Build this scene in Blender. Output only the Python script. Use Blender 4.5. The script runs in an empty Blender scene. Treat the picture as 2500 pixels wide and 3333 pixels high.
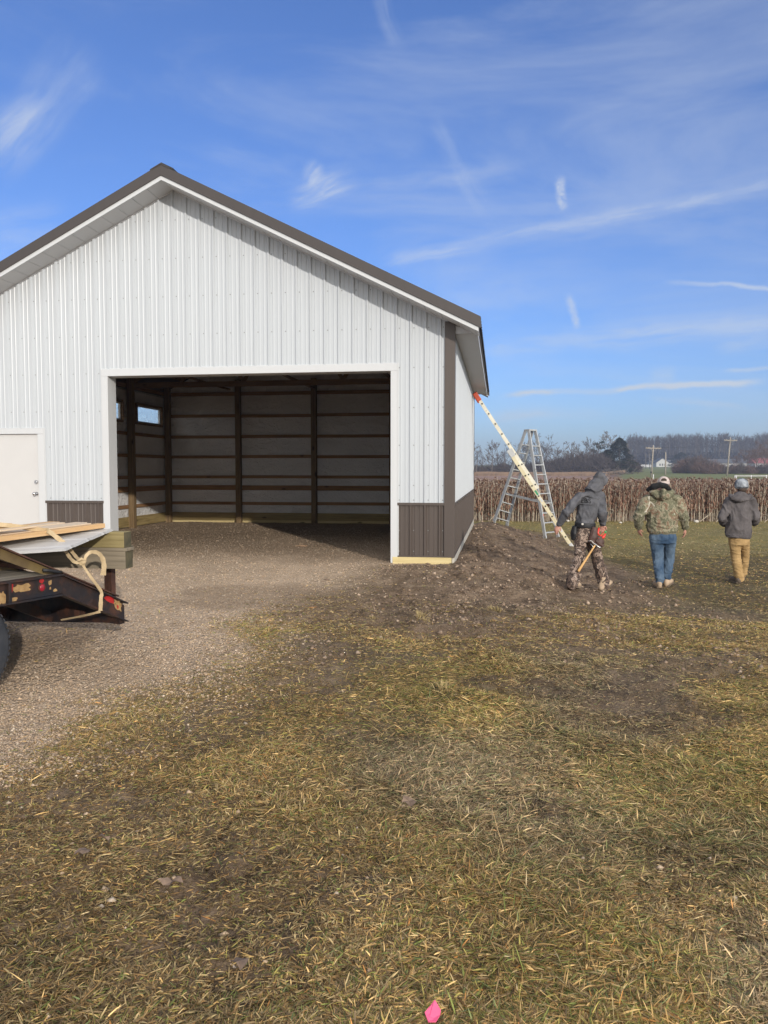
import bpy, bmesh, math, random
import numpy as np
from mathutils import Vector, Matrix, noise as mnoise
from mathutils.bvhtree import BVHTree
random.seed(7); np.random.seed(7)
R = math.radians
SC = bpy.context.scene
COL = SC.collection

# ------------------------------------------------------------------ camera model
F = 2500.0; PITCH = R(3.12); CAMZ = 1.9
_fw = Vector((0, math.cos(PITCH), -math.sin(PITCH))); _up = Vector((0, math.sin(PITCH), math.cos(PITCH)))
def at(u, v, Y):                       # a point of the photograph at world depth Y
    d = Vector(((u-1250)/F, 0, 0)) + _up*((1666.5-v)/F) + _fw
    return Vector((0, 0, CAMZ)) + d*(Y/d.y)
cam = bpy.data.cameras.new('camera'); camo = bpy.data.objects.new('camera', cam); COL.objects.link(camo)
camo.location = (0, 0, CAMZ); camo.rotation_euler = (math.pi/2-PITCH, 0, 0)
cam.sensor_fit = 'HORIZONTAL'; cam.sensor_width = 36; cam.lens = 36.0*F/2500; cam.clip_end = 6000; cam.clip_start = .05
SC.camera = camo

TH = R(8.46)
RV = Vector((math.cos(TH), -math.sin(TH), 0)); DV = Vector((math.sin(TH), math.cos(TH), 0))
C0 = Vector((1.0706, 12.0, 0))         # right front corner of the barn
def BW(a, b, z): return C0 + RV*a + DV*b + Vector((0, 0, z))

# ------------------------------------------------------------------ noise / terrain
def _h(ix, iy, s):
    n = (ix.astype(np.int64)*374761393 + iy.astype(np.int64)*668265263 + s*1274126177) & 0x7fffffff
    n = ((n ^ (n >> 13))*1274126177) & 0x7fffffff
    n = n ^ (n >> 16)
    return (n & 0xffff)/65535.0
def vn(x, y, s=0):
    x = np.asarray(x, float); y = np.asarray(y, float)
    ix = np.floor(x); iy = np.floor(y); fx = x-ix; fy = y-iy
    fx = fx*fx*(3-2*fx); fy = fy*fy*(3-2*fy)
    a = _h(ix, iy, s); b = _h(ix+1, iy, s); c = _h(ix, iy+1, s); d = _h(ix+1, iy+1, s)
    return (a+(b-a)*fx)*(1-fy) + (c+(d-c)*fx)*fy
def fbm(x, y, s=0, o=4):
    r = 0; A = .5; t = 0
    for i in range(o):
        r = r+A*vn(x, y, s+i*17); t += A; x = np.asarray(x)*2.03+11.3; y = np.asarray(y)*2.03+5.1; A *= .5
    return r/t
def sm(a, b, x):
    t = np.clip((np.asarray(x, float)-a)/(b-a), 0, 1); return t*t*(3-2*t)
def ab(x, y):
    dx = np.asarray(x, float)-C0.x; dy = np.asarray(y, float)-C0.y
    return dx*RV.x+dy*RV.y, dx*DV.x+dy*DV.y
YB = [1.5, 3, 4, 4.6, 6.2, 8, 9.2, 10.2, 11, 11.8, 12.4]
XB = [-4.4, -2.9, -2.2, -1.85, -1.3, -1.15, -1.05, -.55, .0, .6, 1.1]
def zones(x, y):
    a, b = ab(x, y)
    xb = np.interp(y, YB, XB)
    nz = (fbm(x*.9, y*.9, 3)-.5)*1.3
    g = sm(-.95, .65, xb-x+nz)
    g = np.where((b > -.3), sm(.06, -.02, a), g)
    g = g*sm(11, 9.9, b)*sm(-14, -13, a)
    nm = (fbm(x*.7, y*.7, 9, 5)-.5)*2
    mound = sm(3.3, 2.3, a+nm*.8)*sm(-2.6, -.6, b+nm)*sm(11.6, 10.2, b+nm)*sm(-.6, -.2, a+np.where(b < 0, 3, 0))
    band = sm(5.6, 8.3, y+nm*2.0)*sm(13.2, 11.0, y+nm*1.2)*sm(5.0, 1.2, x+nm*2.2)
    fore = .62*sm(.53, .66, fbm(x*1.1+3, y*1.1, 21, 4))*sm(10, 6, y)
    edge = .92*sm(-2.0, .1, xb-x+nz)*(1-g)                 # worn strip beside the gravel
    left = .78*sm(.5, -1.1, x+nm*1.1+(y-3)*.25)*sm(5.4, 3.9, y+nm*.8)  # near-left dirt; its dark tone also stands in for soft shade there
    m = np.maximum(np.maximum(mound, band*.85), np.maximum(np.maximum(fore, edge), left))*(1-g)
    return g, m, a, b
def height(x, y, fine=True):
    x = np.asarray(x, float); y = np.asarray(y, float)
    g, m, a, b = zones(x, y)
    zf = .30 + .1*sm(1, -3, x)*sm(5, 8, y) - .11*sm(-1.2, -2.7, x)*sm(7.8, 5.8, y) - .3*sm(.5, 4.5, x)*sm(3, 11, y)
    zf = zf*sm(26, 14, y)
    w = sm(2.75, .05, a)*sm(-2.6, -.3, b)*sm(13, 9.9, b)*sm(-16, -12, a)
    pad = .43 - .06*sm(0, 9, b)
    pad = pad + .06*sm(-.05, .3, a)*sm(3, 7, b)*sm(1.4, .5, a)
    z = zf+(pad-zf)*w
    rr_ = sm(.28, .33, x/np.maximum(y, 1))
    z = z+rr_*np.interp(y, [0, 165, 520, 640, 900, 1700], [0, 0, 3.9, 6.5, 14, 16])+(1-rr_)*np.interp(y, [0, 240, 300, 640, 900, 1700], [0, 0, .15, 3, 8, 12])
    if fine:
        near = sm(60, 30, y)
        inside = ((a < .03) & (a > -9.2) & (b > -.05) & (b < 9.8))
        k = np.where(inside, .012, 1.0)
        mm = m*near
        lump = (fbm(x*2.3, y*2.3, 5, 5)-.5)*.20 + (np.abs(fbm(x*5, y*5, 8, 3)-.5)-.12)*.26
        wallfade = sm(.0, .25, np.where((b > -.05) & (b < 9.8), a-.03, 1.0))
        z = z+np.where(inside, 0, mm*lump*(.35+.65*wallfade)*.8)
        z = z+g*near*((fbm(x*5, y*5, 31, 4)-.5)*.035)
        z = z+(1-g)*(1-m)*near*((fbm(x*1.3, y*1.3, 41, 4)-.5)*.12+(fbm(x*4.5, y*4.5, 43, 3)-.5)*.06)
    return z
def G(x, y, fine=True): return float(height(np.array([x]), np.array([y]), fine)[0])

# ------------------------------------------------------------------ materials
def nt(name):
    m = bpy.data.materials.new(name); m.use_nodes = True
    t = m.node_tree; b = t.nodes['Principled BSDF']
    return m, t, b
def N(t, typ, **kw):
    n = t.nodes.new(typ)
    for k, v in kw.items():
        if k in n.inputs: n.inputs[k].default_value = v
        else: setattr(n, k, v)
    return n
def lk(t, a, b): t.links.new(a, b)
def ramp(t, stops, src=None, interp='LINEAR'):
    n = t.nodes.new('ShaderNodeValToRGB'); e = n.color_ramp.elements; n.color_ramp.interpolation = interp
    while len(e) < len(stops): e.new(.5)
    for i, (p, c) in enumerate(stops):
        e[i].position = p; e[i].color = (c[0], c[1], c[2], 1) if isinstance(c, (tuple, list)) else (c, c, c, 1)
    if src: lk(t, src, n.inputs[0])
    return n
def coords(t, scale=(1, 1, 1), rot=(0, 0, 0)):
    c = t.nodes.new('ShaderNodeTexCoord'); m = t.nodes.new('ShaderNodeMapping')
    m.inputs['Scale'].default_value = scale; m.inputs['Rotation'].default_value = rot
    lk(t, c.outputs['Object'], m.inputs[0]); return m.outputs[0]
def mk(name, c1, c2=None, scale=4, rough=.6, bump=0, bscale=None, metal=0, stretch=(1, 1, 1), lo=.35, hi=.65, detail=5, spec=.5, dirt=None, dscale=2, dlo=.55, dhi=.7):
    m, t, b = nt(name)
    b.inputs['Roughness'].default_value = rough; b.inputs['Metallic'].default_value = metal
    b.inputs['Specular IOR Level'].default_value = spec
    if c2 is None: c2 = tuple(x*.86 for x in c1)
    co = coords(t, stretch)
    n = N(t, 'ShaderNodeTexNoise', Scale=scale, Detail=detail, Roughness=.6); lk(t, co, n.inputs['Vector'])
    r = ramp(t, [(lo, c1), (hi, c2)], n.outputs['Fac'])
    out = r.outputs[0]
    if dirt:
        n2 = N(t, 'ShaderNodeTexNoise', Scale=dscale, Detail=8, Roughness=.7); lk(t, co, n2.inputs['Vector'])
        r2 = ramp(t, [(dlo, 0), (dhi, 1)], n2.outputs['Fac'])
        mx = t.nodes.new('ShaderNodeMix'); mx.data_type = 'RGBA'
        lk(t, r2.outputs[0], mx.inputs['Factor']); lk(t, out, mx.inputs['A']); mx.inputs['B'].default_value = (*dirt, 1)
        out = mx.outputs['Result']
    lk(t, out, b.inputs['Base Color'])
    if bump:
        n3 = N(t, 'ShaderNodeTexNoise', Scale=bscale or scale*3, Detail=6); lk(t, co, n3.inputs['Vector'])
        bp = N(t, 'ShaderNodeBump', Strength=bump, Distance=.02); lk(t, n3.outputs['Fac'], bp.inputs['Height']); lk(t, bp.outputs[0], b.inputs['Normal'])
    return m
def camo(name, cols, scale, rough=.85):
    m, t, b = nt(name); b.inputs['Roughness'].default_value = rough; b.inputs['Specular IOR Level'].default_value = .2
    co = coords(t, (1, 1, .7))
    n0 = N(t, 'ShaderNodeTexNoise', Scale=scale*.8, Detail=2); lk(t, co, n0.inputs['Vector'])
    ad = t.nodes.new('ShaderNodeVectorMath'); ad.operation = 'MULTIPLY_ADD'
    lk(t, n0.outputs['Color'], ad.inputs[0]); ad.inputs[1].default_value = (.12, .12, .12); lk(t, co, ad.inputs[2])
    n = N(t, 'ShaderNodeTexNoise', Scale=scale, Detail=6, Roughness=.75); lk(t, ad.outputs[0], n.inputs['Vector'])
    k = len(cols); st = [(.33+.34*i/(k-1), cols[i]) for i in range(k)]
    r = ramp(t, st, n.outputs['Fac'], 'CONSTANT')
    w = N(t, 'ShaderNodeTexVoronoi', Scale=scale*.8); w.feature = 'DISTANCE_TO_EDGE'; lk(t, ad.outputs[0], w.inputs['Vector'])
    rr = ramp(t, [(.0, 1), (.02, 1), (.04, 0)], w.outputs['Distance'])
    n5 = N(t, 'ShaderNodeTexNoise', Scale=scale*.5, Detail=2); lk(t, co, n5.inputs['Vector'])
    r5 = ramp(t, [(.58, 0), (.62, 1)], n5.outputs['Fac'])
    ml = t.nodes.new('ShaderNodeMath'); ml.operation = 'MULTIPLY'; lk(t, rr.outputs[0], ml.inputs[0]); lk(t, r5.outputs[0], ml.inputs[1])
    mx = t.nodes.new('ShaderNodeMix'); mx.data_type = 'RGBA'
    lk(t, ml.outputs[0], mx.inputs['Factor']); lk(t, r.outputs[0], mx.inputs['A']); mx.inputs['B'].default_value = (*cols[-1], 1)
    lk(t, mx.outputs['Result'], b.inputs['Base Color'])
    n3 = N(t, 'ShaderNodeTexNoise', Scale=22, Detail=4); lk(t, co, n3.inputs['Vector'])
    bp = N(t, 'ShaderNodeBump', Strength=.35, Distance=.02); lk(t, n3.outputs['Fac'], bp.inputs['Height']); lk(t, bp.outputs[0], b.inputs['Normal'])
    return m
def attrmat(name, rough=.8, spec=.2, trans=0, attr='col', var=.25, vs=30):
    m, t, b = nt(name); b.inputs['Roughness'].default_value = rough; b.inputs['Specular IOR Level'].default_value = spec
    a = t.nodes.new('ShaderNodeAttribute'); a.attribute_name = attr
    co = coords(t); n = N(t, 'ShaderNodeTexNoise', Scale=vs, Detail=3); lk(t, co, n.inputs['Vector'])
    r = ramp(t, [(.3, 1-var), (.7, 1+var)], n.outputs['Fac'])
    mx = t.nodes.new('ShaderNodeMix'); mx.data_type = 'RGBA'; mx.blend_type = 'MULTIPLY'; mx.inputs['Factor'].default_value = 1
    lk(t, a.outputs['Color'], mx.inputs['A']); lk(t, r.outputs[0], mx.inputs['B'])
    lk(t, mx.outputs['Result'], b.inputs['Base Color'])
    if trans:
        tr = t.nodes.new('ShaderNodeBsdfTranslucent'); lk(t, mx.outputs['Result'], tr.inputs[0])
        ms = t.nodes.new('ShaderNodeMixShader'); ms.inputs[0].default_value = trans
        lk(t, b.outputs[0], ms.inputs[1]); lk(t, tr.outputs[0], ms.inputs[2]); lk(t, ms.outputs[0], t.nodes['Material Output'].inputs[0])
    return m

def painted(name, col, rough, streak=.06):
    m, t, b = nt(name); b.inputs['Roughness'].default_value = rough
    co = coords(t, (6, 6, .35))
    n = N(t, 'ShaderNodeTexNoise', Scale=1.5, Detail=6, Roughness=.65); lk(t, co, n.inputs['Vector'])
    r = ramp(t, [(.3, tuple(c*(1-streak) for c in col)), (.7, col)], n.outputs['Fac'])
    lk(t, r.outputs[0], b.inputs['Base Color'])
    co2 = coords(t, (1, 1, .3)); n2 = N(t, 'ShaderNodeTexNoise', Scale=2.2, Detail=2); lk(t, co2, n2.inputs['Vector'])
    bp = N(t, 'ShaderNodeBump', Strength=.08, Distance=.03); lk(t, n2.outputs['Fac'], bp.inputs['Height']); lk(t, bp.outputs[0], b.inputs['Normal'])
    return m
def wood(name, c1, c2, axis=0, rough=.75, knots=True, scale=1.0):
    m, t, b = nt(name); b.inputs['Roughness'].default_value = rough; b.inputs['Specular IOR Level'].default_value = .25
    s = [14*scale, 14*scale, 14*scale]; s[axis] = .8*scale
    co = coords(t, tuple(s))
    n = N(t, 'ShaderNodeTexNoise', Scale=1.6, Detail=6, Roughness=.6, Distortion=.6); lk(t, co, n.inputs['Vector'])
    r = ramp(t, [(.3, c1), (.5, tuple((p+q)/2 for p, q in zip(c1, c2))), (.7, c2)], n.outputs['Fac'])
    out = r.outputs[0]
    if knots:
        s2 = [3.5, 3.5, 3.5]; s2[axis] = 1.3
        co2 = coords(t, tuple(s2)); v = N(t, 'ShaderNodeTexVoronoi', Scale=1.0); lk(t, co2, v.inputs['Vector'])
        r2 = ramp(t, [(.05, 1), (.13, 0)], v.outputs['Distance'])
        mx = t.nodes.new('ShaderNodeMix'); mx.data_type = 'RGBA'
        lk(t, r2.outputs[0], mx.inputs['Factor']); lk(t, out, mx.inputs['A']); mx.inputs['B'].default_value = (*tuple(c*.35 for c in c1), 1)
        out = mx.outputs['Result']
    lk(t, out, b.inputs['Base Color'])
    bp = N(t, 'ShaderNodeBump', Strength=.3, Distance=.004); lk(t, n.outputs['Fac'], bp.inputs['Height']); lk(t, bp.outputs[0], b.inputs['Normal'])
    return m

M = {}
M['white'] = painted('white_steel', (.495, .525, .55), .36)
M['white_trim'] = painted('white_trim', (.555, .57, .58), .38, .03)
M['soffit'] = painted('white_soffit', (.62, .635, .65), .5, .03)
M['brown'] = painted('brown_steel', (.085, .067, .057), .40, .16)
M['roof'] = painted('brown_roof', (.056, .047, .043), .45, .12)
M['ridge'] = mk('ridge_cap', (.03, .03, .03), rough=.6)
M['screw'] = mk('screw_head', (.24, .24, .24), rough=.5)
M['door'] = mk('door_paint', (.56, .555, .545), (.545, .54, .53), scale=3, rough=.5)
M['chrome'] = mk('satin_metal', (.55, .55, .56), rough=.25, metal=1)
M['skirt'] = wood('treated_skirt', (.50, .40, .19), (.64, .54, .29), 0)
M['skirt_s'] = wood('grey_skirt', (.40, .38, .33), (.55, .52, .46), 1)
M['treated'] = wood('treated_pine', (.20, .145, .06), (.40, .31, .14), 0)
M['treated_y'] = wood('treated_pine_side', (.20, .145, .06), (.40, .31, .14), 1)
M['post'] = wood('post_wood', (.10, .065, .033), (.24, .165, .085), 2)
M['girt'] = wood('girt_wood', (.19, .10, .045), (.36, .21, .10), 0)
M['girt_y'] = wood('girt_wood_side', (.19, .10, .045), (.36, .21, .10), 1)
M['truss'] = wood('truss_wood', (.16, .10, .055), (.28, .18, .10), 0)
def wrapmat():
    m, t, b = nt('house_wrap'); b.inputs['Roughness'].default_value = .45
    b.inputs['Base Color'].default_value = (.82, .82, .82, 1)
    co = coords(t, (1, 1, 1.6)); n = N(t, 'ShaderNodeTexNoise', Scale=2.2, Detail=7, Roughness=.62, Distortion=1.6); lk(t, co, n.inputs['Vector'])
    ri = t.nodes.new('ShaderNodeMath'); ri.operation = 'ABSOLUTE'
    s = t.nodes.new('ShaderNodeMath'); s.operation = 'SUBTRACT'; lk(t, n.outputs['Fac'], s.inputs[0]); s.inputs[1].default_value = .5; lk(t, s.outputs[0], ri.inputs[0])
    bp = N(t, 'ShaderNodeBump', Strength=.9, Distance=.22); lk(t, ri.outputs[0], bp.inputs['Height']); lk(t, bp.outputs[0], b.inputs['Normal'])
    return m
M['wrap'] = wrapmat()
def glassmat():
    m, t, b = nt('window_glass'); b.inputs['Base Color'].default_value = (.93, .93, .88, 1); b.inputs['Roughness'].default_value = .12
    b.inputs['Transmission Weight'].default_value = 1; b.inputs['IOR'].default_value = 1.1
    co = coords(t); n = N(t, 'ShaderNodeTexNoise', Scale=9, Detail=4); lk(t, co, n.inputs['Vector'])
    r = ramp(t, [(.4, .25), (.7, .6)], n.outputs['Fac']); lk(t, r.outputs[0], b.inputs['Roughness'])
    return m
M['glass'] = glassmat()
M['alu'] = mk('aluminium', (.52, .53, .53), (.42, .43, .425), scale=5, rough=.45, metal=.35, dirt=(.22, .20, .17), dscale=6, dlo=.58, dhi=.75)
M['fibre'] = mk('cream_fibreglass', (.66, .60, .42), (.58, .51, .33), scale=4, rough=.5, dirt=(.25, .21, .15), dscale=9, dlo=.6, dhi=.72)
M['fibre_w'] = mk('pale_fibreglass', (.72, .69, .58), (.62, .59, .48), scale=4, rough=.5, dirt=(.25, .21, .15), dscale=9, dlo=.6, dhi=.72)
M['orange'] = mk('orange_plastic', (.55, .085, .03), (.42, .06, .025), rough=.5)
M['black'] = mk('black_plastic', (.015, .015, .016), rough=.6)
M['green'] = mk('green_sticker', (.03, .25, .12), rough=.5)
M['steel_dark'] = mk('rusty_black_steel', (.008, .009, .014), (.03, .016, .011), scale=5, rough=.5, bump=.3, dirt=(.085, .032, .018), dscale=5, dlo=.50, dhi=.72)
M['steel_gold'] = mk('worn_tan_steel', (.17, .12, .045), (.10, .065, .03), scale=4, rough=.6, bump=.2, dirt=(.06, .025, .015), dscale=6)
M['steel_rust'] = mk('rust', (.09, .035, .02), (.04, .018, .012), scale=9, rough=.8, bump=.3)
M['tape_y'] = mk('peeling_tape', (.40, .26, .11), (.26, .15, .06), scale=30, rough=.7)
M['red'] = mk('red_tape', (.46, .025, .025), (.33, .02, .02), scale=20, rough=.35)
M['lamp_red'] = mk('red_lens', (.30, .015, .03), rough=.25)
M['tyre'] = mk('tyre_rubber', (.024, .028, .036), (.04, .043, .05), scale=8, rough=.8, bump=.2, dirt=(.10, .085, .065), dscale=5, dlo=.55, dhi=.8)
M['rim'] = mk('grey_rim', (.34, .34, .33), (.24, .23, .21), scale=8, rough=.5, metal=.4, dirt=(.15, .10, .05), dscale=10)
M['deck'] = wood('grey_deck_board', (.16, .14, .115), (.28, .25, .20), 0)
M['lumber'] = wood('fresh_lumber', (.48, .29, .13), (.62, .42, .23), 0)
M['lumber_p'] = wood('pale_lumber', (.55, .42, .29), (.66, .54, .40), 0)
M['timber_g'] = wood('green_timber', (.19, .15, .065), (.33, .27, .13), 0)
M['timber_w'] = wood('weathered_timber', (.15, .125, .09), (.30, .25, .18), 0)
M['timber_end'] = mk('timber_end', (.12, .10, .055), (.06, .055, .03), scale=14, rough=.85)
M['sheet'] = painted('white_sheet', (.56, .55, .53), .4, .1)
M['strap'] = mk('tan_strap', (.52, .40, .24), (.40, .30, .17), scale=12, rough=.8, bump=.15, bscale=60)
M['pink'] = mk('pink_flag', (.85, .13, .27), (.75, .10, .22), scale=14, rough=.5)

# ------------------------------------------------------------------ mesh builder
class MB:
    def __init__(s): s.v = []; s.f = []; s.m = []; s.sm = []
    def add(s, vs, fs, mi=0, smooth=False):
        o = len(s.v); s.v += [tuple(p) for p in vs]
        for f in fs: s.f.append(tuple(i+o for i in f)); s.m.append(mi); s.sm.append(smooth)
    def box(s, x0, x1, y0, y1, z0, z1, mi=0):
        v = [(x0, y0, z0), (x1, y0, z0), (x1, y1, z0), (x0, y1, z0), (x0, y0, z1), (x1, y0, z1), (x1, y1, z1), (x0, y1, z1)]
        s.add(v, [(0, 3, 2, 1), (4, 5, 6, 7), (0, 1, 5, 4), (1, 2, 6, 5), (2, 3, 7, 6), (3, 0, 4, 7)], mi)
    def beam(s, p, q, w, h, up=(0, 0, 1), mi=0, off=0.0):   # box from p to q, width w (side), height h (along up)
        p = Vector(p); q = Vector(q); t = (q-p).normalized(); u = Vector(up)
        sd = t.cross(u)
        if sd.length < 1e-4: sd = t.cross(Vector((1, 0, 0)))
        sd.normalize(); u = sd.cross(t).normalized()
        v = []
        for c in (p, q):
            for i, j in ((-1, -1), (1, -1), (1, 1), (-1, 1)): v.append(c+sd*(i*w/2)+u*(j*h/2))
        s.add(v, [(0, 1, 2, 3), (7, 6, 5, 4), (0, 4, 5, 1), (1, 5, 6, 2), (2, 6, 7, 3), (3, 7, 4, 0)], mi)
    def tube(s, pts, rad, n=8, mi=0, caps=True, smooth=True):
        pts = [Vector(p) for p in pts]; k = len(pts)
        rad = [rad]*k if isinstance(rad, (int, float)) else list(rad)
        vs = []; ref = None
        for i, p in enumerate(pts):
            t = (pts[min(i+1, k-1)]-pts[max(i-1, 0)])
            if t.length < 1e-9: t = Vector((0, 0, 1))
            t.normalize()
            if ref is None:
                ref = Vector((0, 0, 1)) if abs(t.z) < .9 else Vector((1, 0, 0))
            a = ref-t*ref.dot(t); a.normalize(); ref = a; b = t.cross(a)
            r = rad[i]; rx, ry = (r, r) if isinstance(r, (int, float)) else r
            for j in range(n):
                an = 2*math.pi*j/n; vs.append(p+a*(math.cos(an)*rx)+b*(math.sin(an)*ry))
        fs = [(i*n+j, i*n+(j+1) % n, (i+1)*n+(j+1) % n, (i+1)*n+j) for i in range(k-1) for j in range(n)]
        if caps: fs += [tuple(range(n-1, -1, -1)), tuple((k-1)*n+j for j in range(n))]
        s.add(vs, fs, mi, smooth)
    def cyl(s, p, q, r, n=12, mi=0): s.tube([p, q], r, n, mi, True, False)
    def prism(s, poly, z0, z1, mi=0, fn=None):  # poly 2d -> fn(x,y,z)
        fn = fn or (lambda x, y, z: (x, y, z)); n = len(poly)
        v = [fn(x, y, z0) for x, y in poly]+[fn(x, y, z1) for x, y in poly]
        s.add(v, [tuple(range(n-1, -1, -1)), tuple(range(n, 2*n))]+[(i, (i+1) % n, n+(i+1) % n, n+i) for i in range(n)], mi)
    def ellipsoid(s, c, r, n=14, k=9, mi=0, rot=None):
        c = Vector(c); vs = []; fs = []
        for i in range(k+1):
            ph = math.pi*i/k
            for j in range(n):
                an = 2*math.pi*j/n; p = Vector((r[0]*math.sin(ph)*math.cos(an), r[1]*math.sin(ph)*math.sin(an), r[2]*math.cos(ph)))
                if rot: p = rot @ p
                vs.append(c+p)
        for i in range(k):
            for j in range(n): fs.append((i*n+j, (i+1)*n+j, (i+1)*n+(j+1) % n, i*n+(j+1) % n))
        s.add(vs, fs, mi, True)
    def build(s, name, mats, parent=None, bevel=0, recalc=True):
        me = bpy.data.meshes.new(name); me.from_pydata(s.v, [], s.f)
        mats = mats if isinstance(mats, (list, tuple)) else [mats]
        for m in mats: me.materials.append(m)
        me.polygons.foreach_set('material_index', s.m); me.polygons.foreach_set('use_smooth', s.sm)
        if recalc:
            bm = bmesh.new(); bm.from_mesh(me); bmesh.ops.recalc_face_normals(bm, faces=bm.faces); bm.to_mesh(me); bm.free()
        o = bpy.data.objects.new(name, me); COL.objects.link(o)
        if parent: o.parent = parent
        if bevel:
            b = o.modifiers.new('bevel', 'BEVEL'); b.width = bevel; b.segments = 2; b.limit_method = 'ANGLE'
        return o
def tag(o, label=None, cat=None, group=None, kind=None):
    if label: o['label'] = label
    if cat: o['category'] = cat
    if group: o['group'] = group
    if kind: o['kind'] = kind
    return o
def thing(name, label, cat, loc=(0, 0, 0), rz=0, group=None):
    o = bpy.data.objects.new(name, None); COL.objects.link(o); o.location = loc; o.rotation_euler = (0, 0, rz); o.empty_display_size = .2
    return tag(o, label, cat, group)
def dup(root, loc, rz=0, scale=1, label=None):
    r = root.copy(); COL.objects.link(r); r.location = loc; r.rotation_euler = (0, 0, rz); r.scale = (scale,)*3 if isinstance(scale, (int, float)) else scale
    if label: r['label'] = label
    for ch in list(root.children):
        c = ch.copy(); COL.objects.link(c); c.parent = r
        for g in ch.children:
            d = g.copy(); COL.objects.link(d); d.parent = c
    return r
def npmesh(name, verts, faces, mat, colors=None, smooth=False):
    """verts (n,3), faces (m,k) constant k; colors per vertex (n,3)"""
    me = bpy.data.meshes.new(name); n = len(verts); m, k = faces.shape
    me.vertices.add(n); me.vertices.foreach_set('co', verts.astype(np.float32).ravel())
    me.loops.add(m*k); me.loops.foreach_set('vertex_index', faces.astype(np.int32).ravel())
    me.polygons.add(m); me.polygons.foreach_set('loop_start', (np.arange(m)*k).astype(np.int32))
    if smooth: me.polygons.foreach_set('use_smooth', np.ones(m, bool))
    me.update(calc_edges=True)
    if colors is not None:
        ca = me.color_attributes.new('col', 'FLOAT_COLOR', 'POINT')
        ca.data.foreach_set('color', np.c_[colors, np.ones(n)].astype(np.float32).ravel())
    for x in (mat if isinstance(mat, list) else [mat]): me.materials.append(x)
    o = bpy.data.objects.new(name, me); COL.objects.link(o); return o
SKYT = (.74, .98, 1.55); SKYS = .105; CLOUD = .76; HAZE = .0006; EXPO = 0.1; SUNE = 3.0; AUR = 1.4
# ================================================================== BARN (local axes: a to the right along the front, b into the depth, z up)
barn = thing('pole_barn', 'white ribbed metal pole barn with brown wainscot, brown roof trim and a big open doorway', 'barn', C0, -TH)
AR, HW, LEN = -4.51, 4.51, 9.6
def ztop(a): return 6.615-.5*abs(a-AR)
def rib_profile(x0, x1, first, hgt=.025):
    """(x, out) points along a ribbed steel panel from x0 to x1 with a major rib at `first`"""
    pts = []
    k0 = math.floor((x0-first)/.2286)-1; k1 = math.ceil((x1-first)/.2286)+1
    for k in range(k0, k1+1):
        c = first+k*.2286
        for dx, o in ((-.030, 0), (-.012, hgt), (.012, hgt), (.030, 0), (.058, 0), (.066, .005), (.082, .005), (.090, 0), (.134, 0), (.142, .005), (.158, .005), (.166, 0)):
            pts.append((c+dx, o))
    ins = [p for p in pts if x0 < p[0] < x1]
    def ev(x):
        for (p, o), (q, r) in zip(pts, pts[1:]):
            if p <= x <= q: return o+(r-o)*(x-p)/max(q-p, 1e-9)
        return 0
    return [(x0, ev(x0))]+ins+[(x1, ev(x1))], ev
def panel(mb, x0, x1, lo, hi, first, place, openings=(), screws=(), mi=0, smi=1, brk=()):
    """place(x, out, z) -> xyz; lo/hi are functions of x"""
    prof, ev = rib_profile(x0, x1, first)
    xs = sorted(set([p[0] for p in prof]+[e for o in openings for e in o[:2] if x0 < e < x1]+[e for e in brk if x0 < e < x1]))
    for xa, xb in zip(xs, xs[1:]):
        if xb-xa < 1e-5: continue
        mid = (xa+xb)/2
        iv = [(lo, hi)]
        holes = sorted((o[2], o[3]) for o in openings if o[0] <= mid <= o[1])
        segs = []; cur = lo
        for h0, h1 in holes:
            segs.append((cur, (lambda x, h=h0: h))); cur = (lambda x, h=h1: h)
        segs.append((cur, hi))
        oa, ob = ev(xa), ev(xb)
        for l, h in segs:
            if h(mid)-l(mid) < 1e-4: continue
            mb.add([place(xa, oa, l(xa)), place(xb, ob, l(xb)), place(xb, ob, h(xb)), place(xa, oa, h(xa))], [(0, 1, 2, 3)], mi)
    for zs in screws:
        k = math.floor((x0-first)/.2286)
        while first+k*.2286 < x1:
            x = first+k*.2286+.048; k += 1
            if not x0 < x < x1: continue
            if zs > hi(x)-.05 or zs < lo(x): continue
            if any(o[0]-.02 <= x <= o[1]+.02 and o[2]-.02 <= zs <= o[3]+.02 for o in openings): continue
            o0 = ev(x); r = .0095; vs = []
            for j in range(6):
                an = j*math.pi/3; vs.append(place(x+r*math.cos(an), o0+.002, zs+r*math.sin(an)))
            for j in range(6):
                an = j*math.pi/3; vs.append(place(x+r*.7*math.cos(an), o0+.006, zs+r*.7*math.sin(an)))
            mb.add(vs, [tuple(range(6, 12))]+[(j, (j+1) % 6, 6+(j+1) % 6, 6+j) for j in range(6)], smi)
c_ = lambda z: (lambda x: z)
front = lambda x, o, z: (x, -.004-o, z)
backp = lambda x, o, z: (x, LEN+.004+o, z)
rightp = lambda x, o, z: (.004+o, x, z)
leftp = lambda x, o, z: (-9.02-.004-o, x, z)
SCR = [1.43, 1.66, 2.29, 2.88, 3.50, 4.11, 4.72, 5.33, 5.94]
DOOR = (-5.80, -.872, 0, 3.552); WDOOR = (-8.09, -6.872, 0, 2.598)
wtop = lambda x: ztop(x)-.16
mb = MB(); panel(mb, -9.0, -.10, c_(1.36), wtop, -.2, front, [DOOR, WDOOR], SCR, brk=[AR]); mb.build('front_wall', [M['white'], M['screw']], barn, recalc=False)
mb = MB(); panel(mb, .04, LEN, c_(1.36), c_(4.05), .12, rightp, (), SCR); mb.build('side_wall', [M['white'], M['screw']], barn, recalc=False)
WIN = [(5.30, 6.78, 3.20, 3.66), (7.62, 9.14, 3.20, 3.66), (.7, 2.2, 3.20, 3.66), (2.9, 4.4, 3.20, 3.66)]
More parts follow.
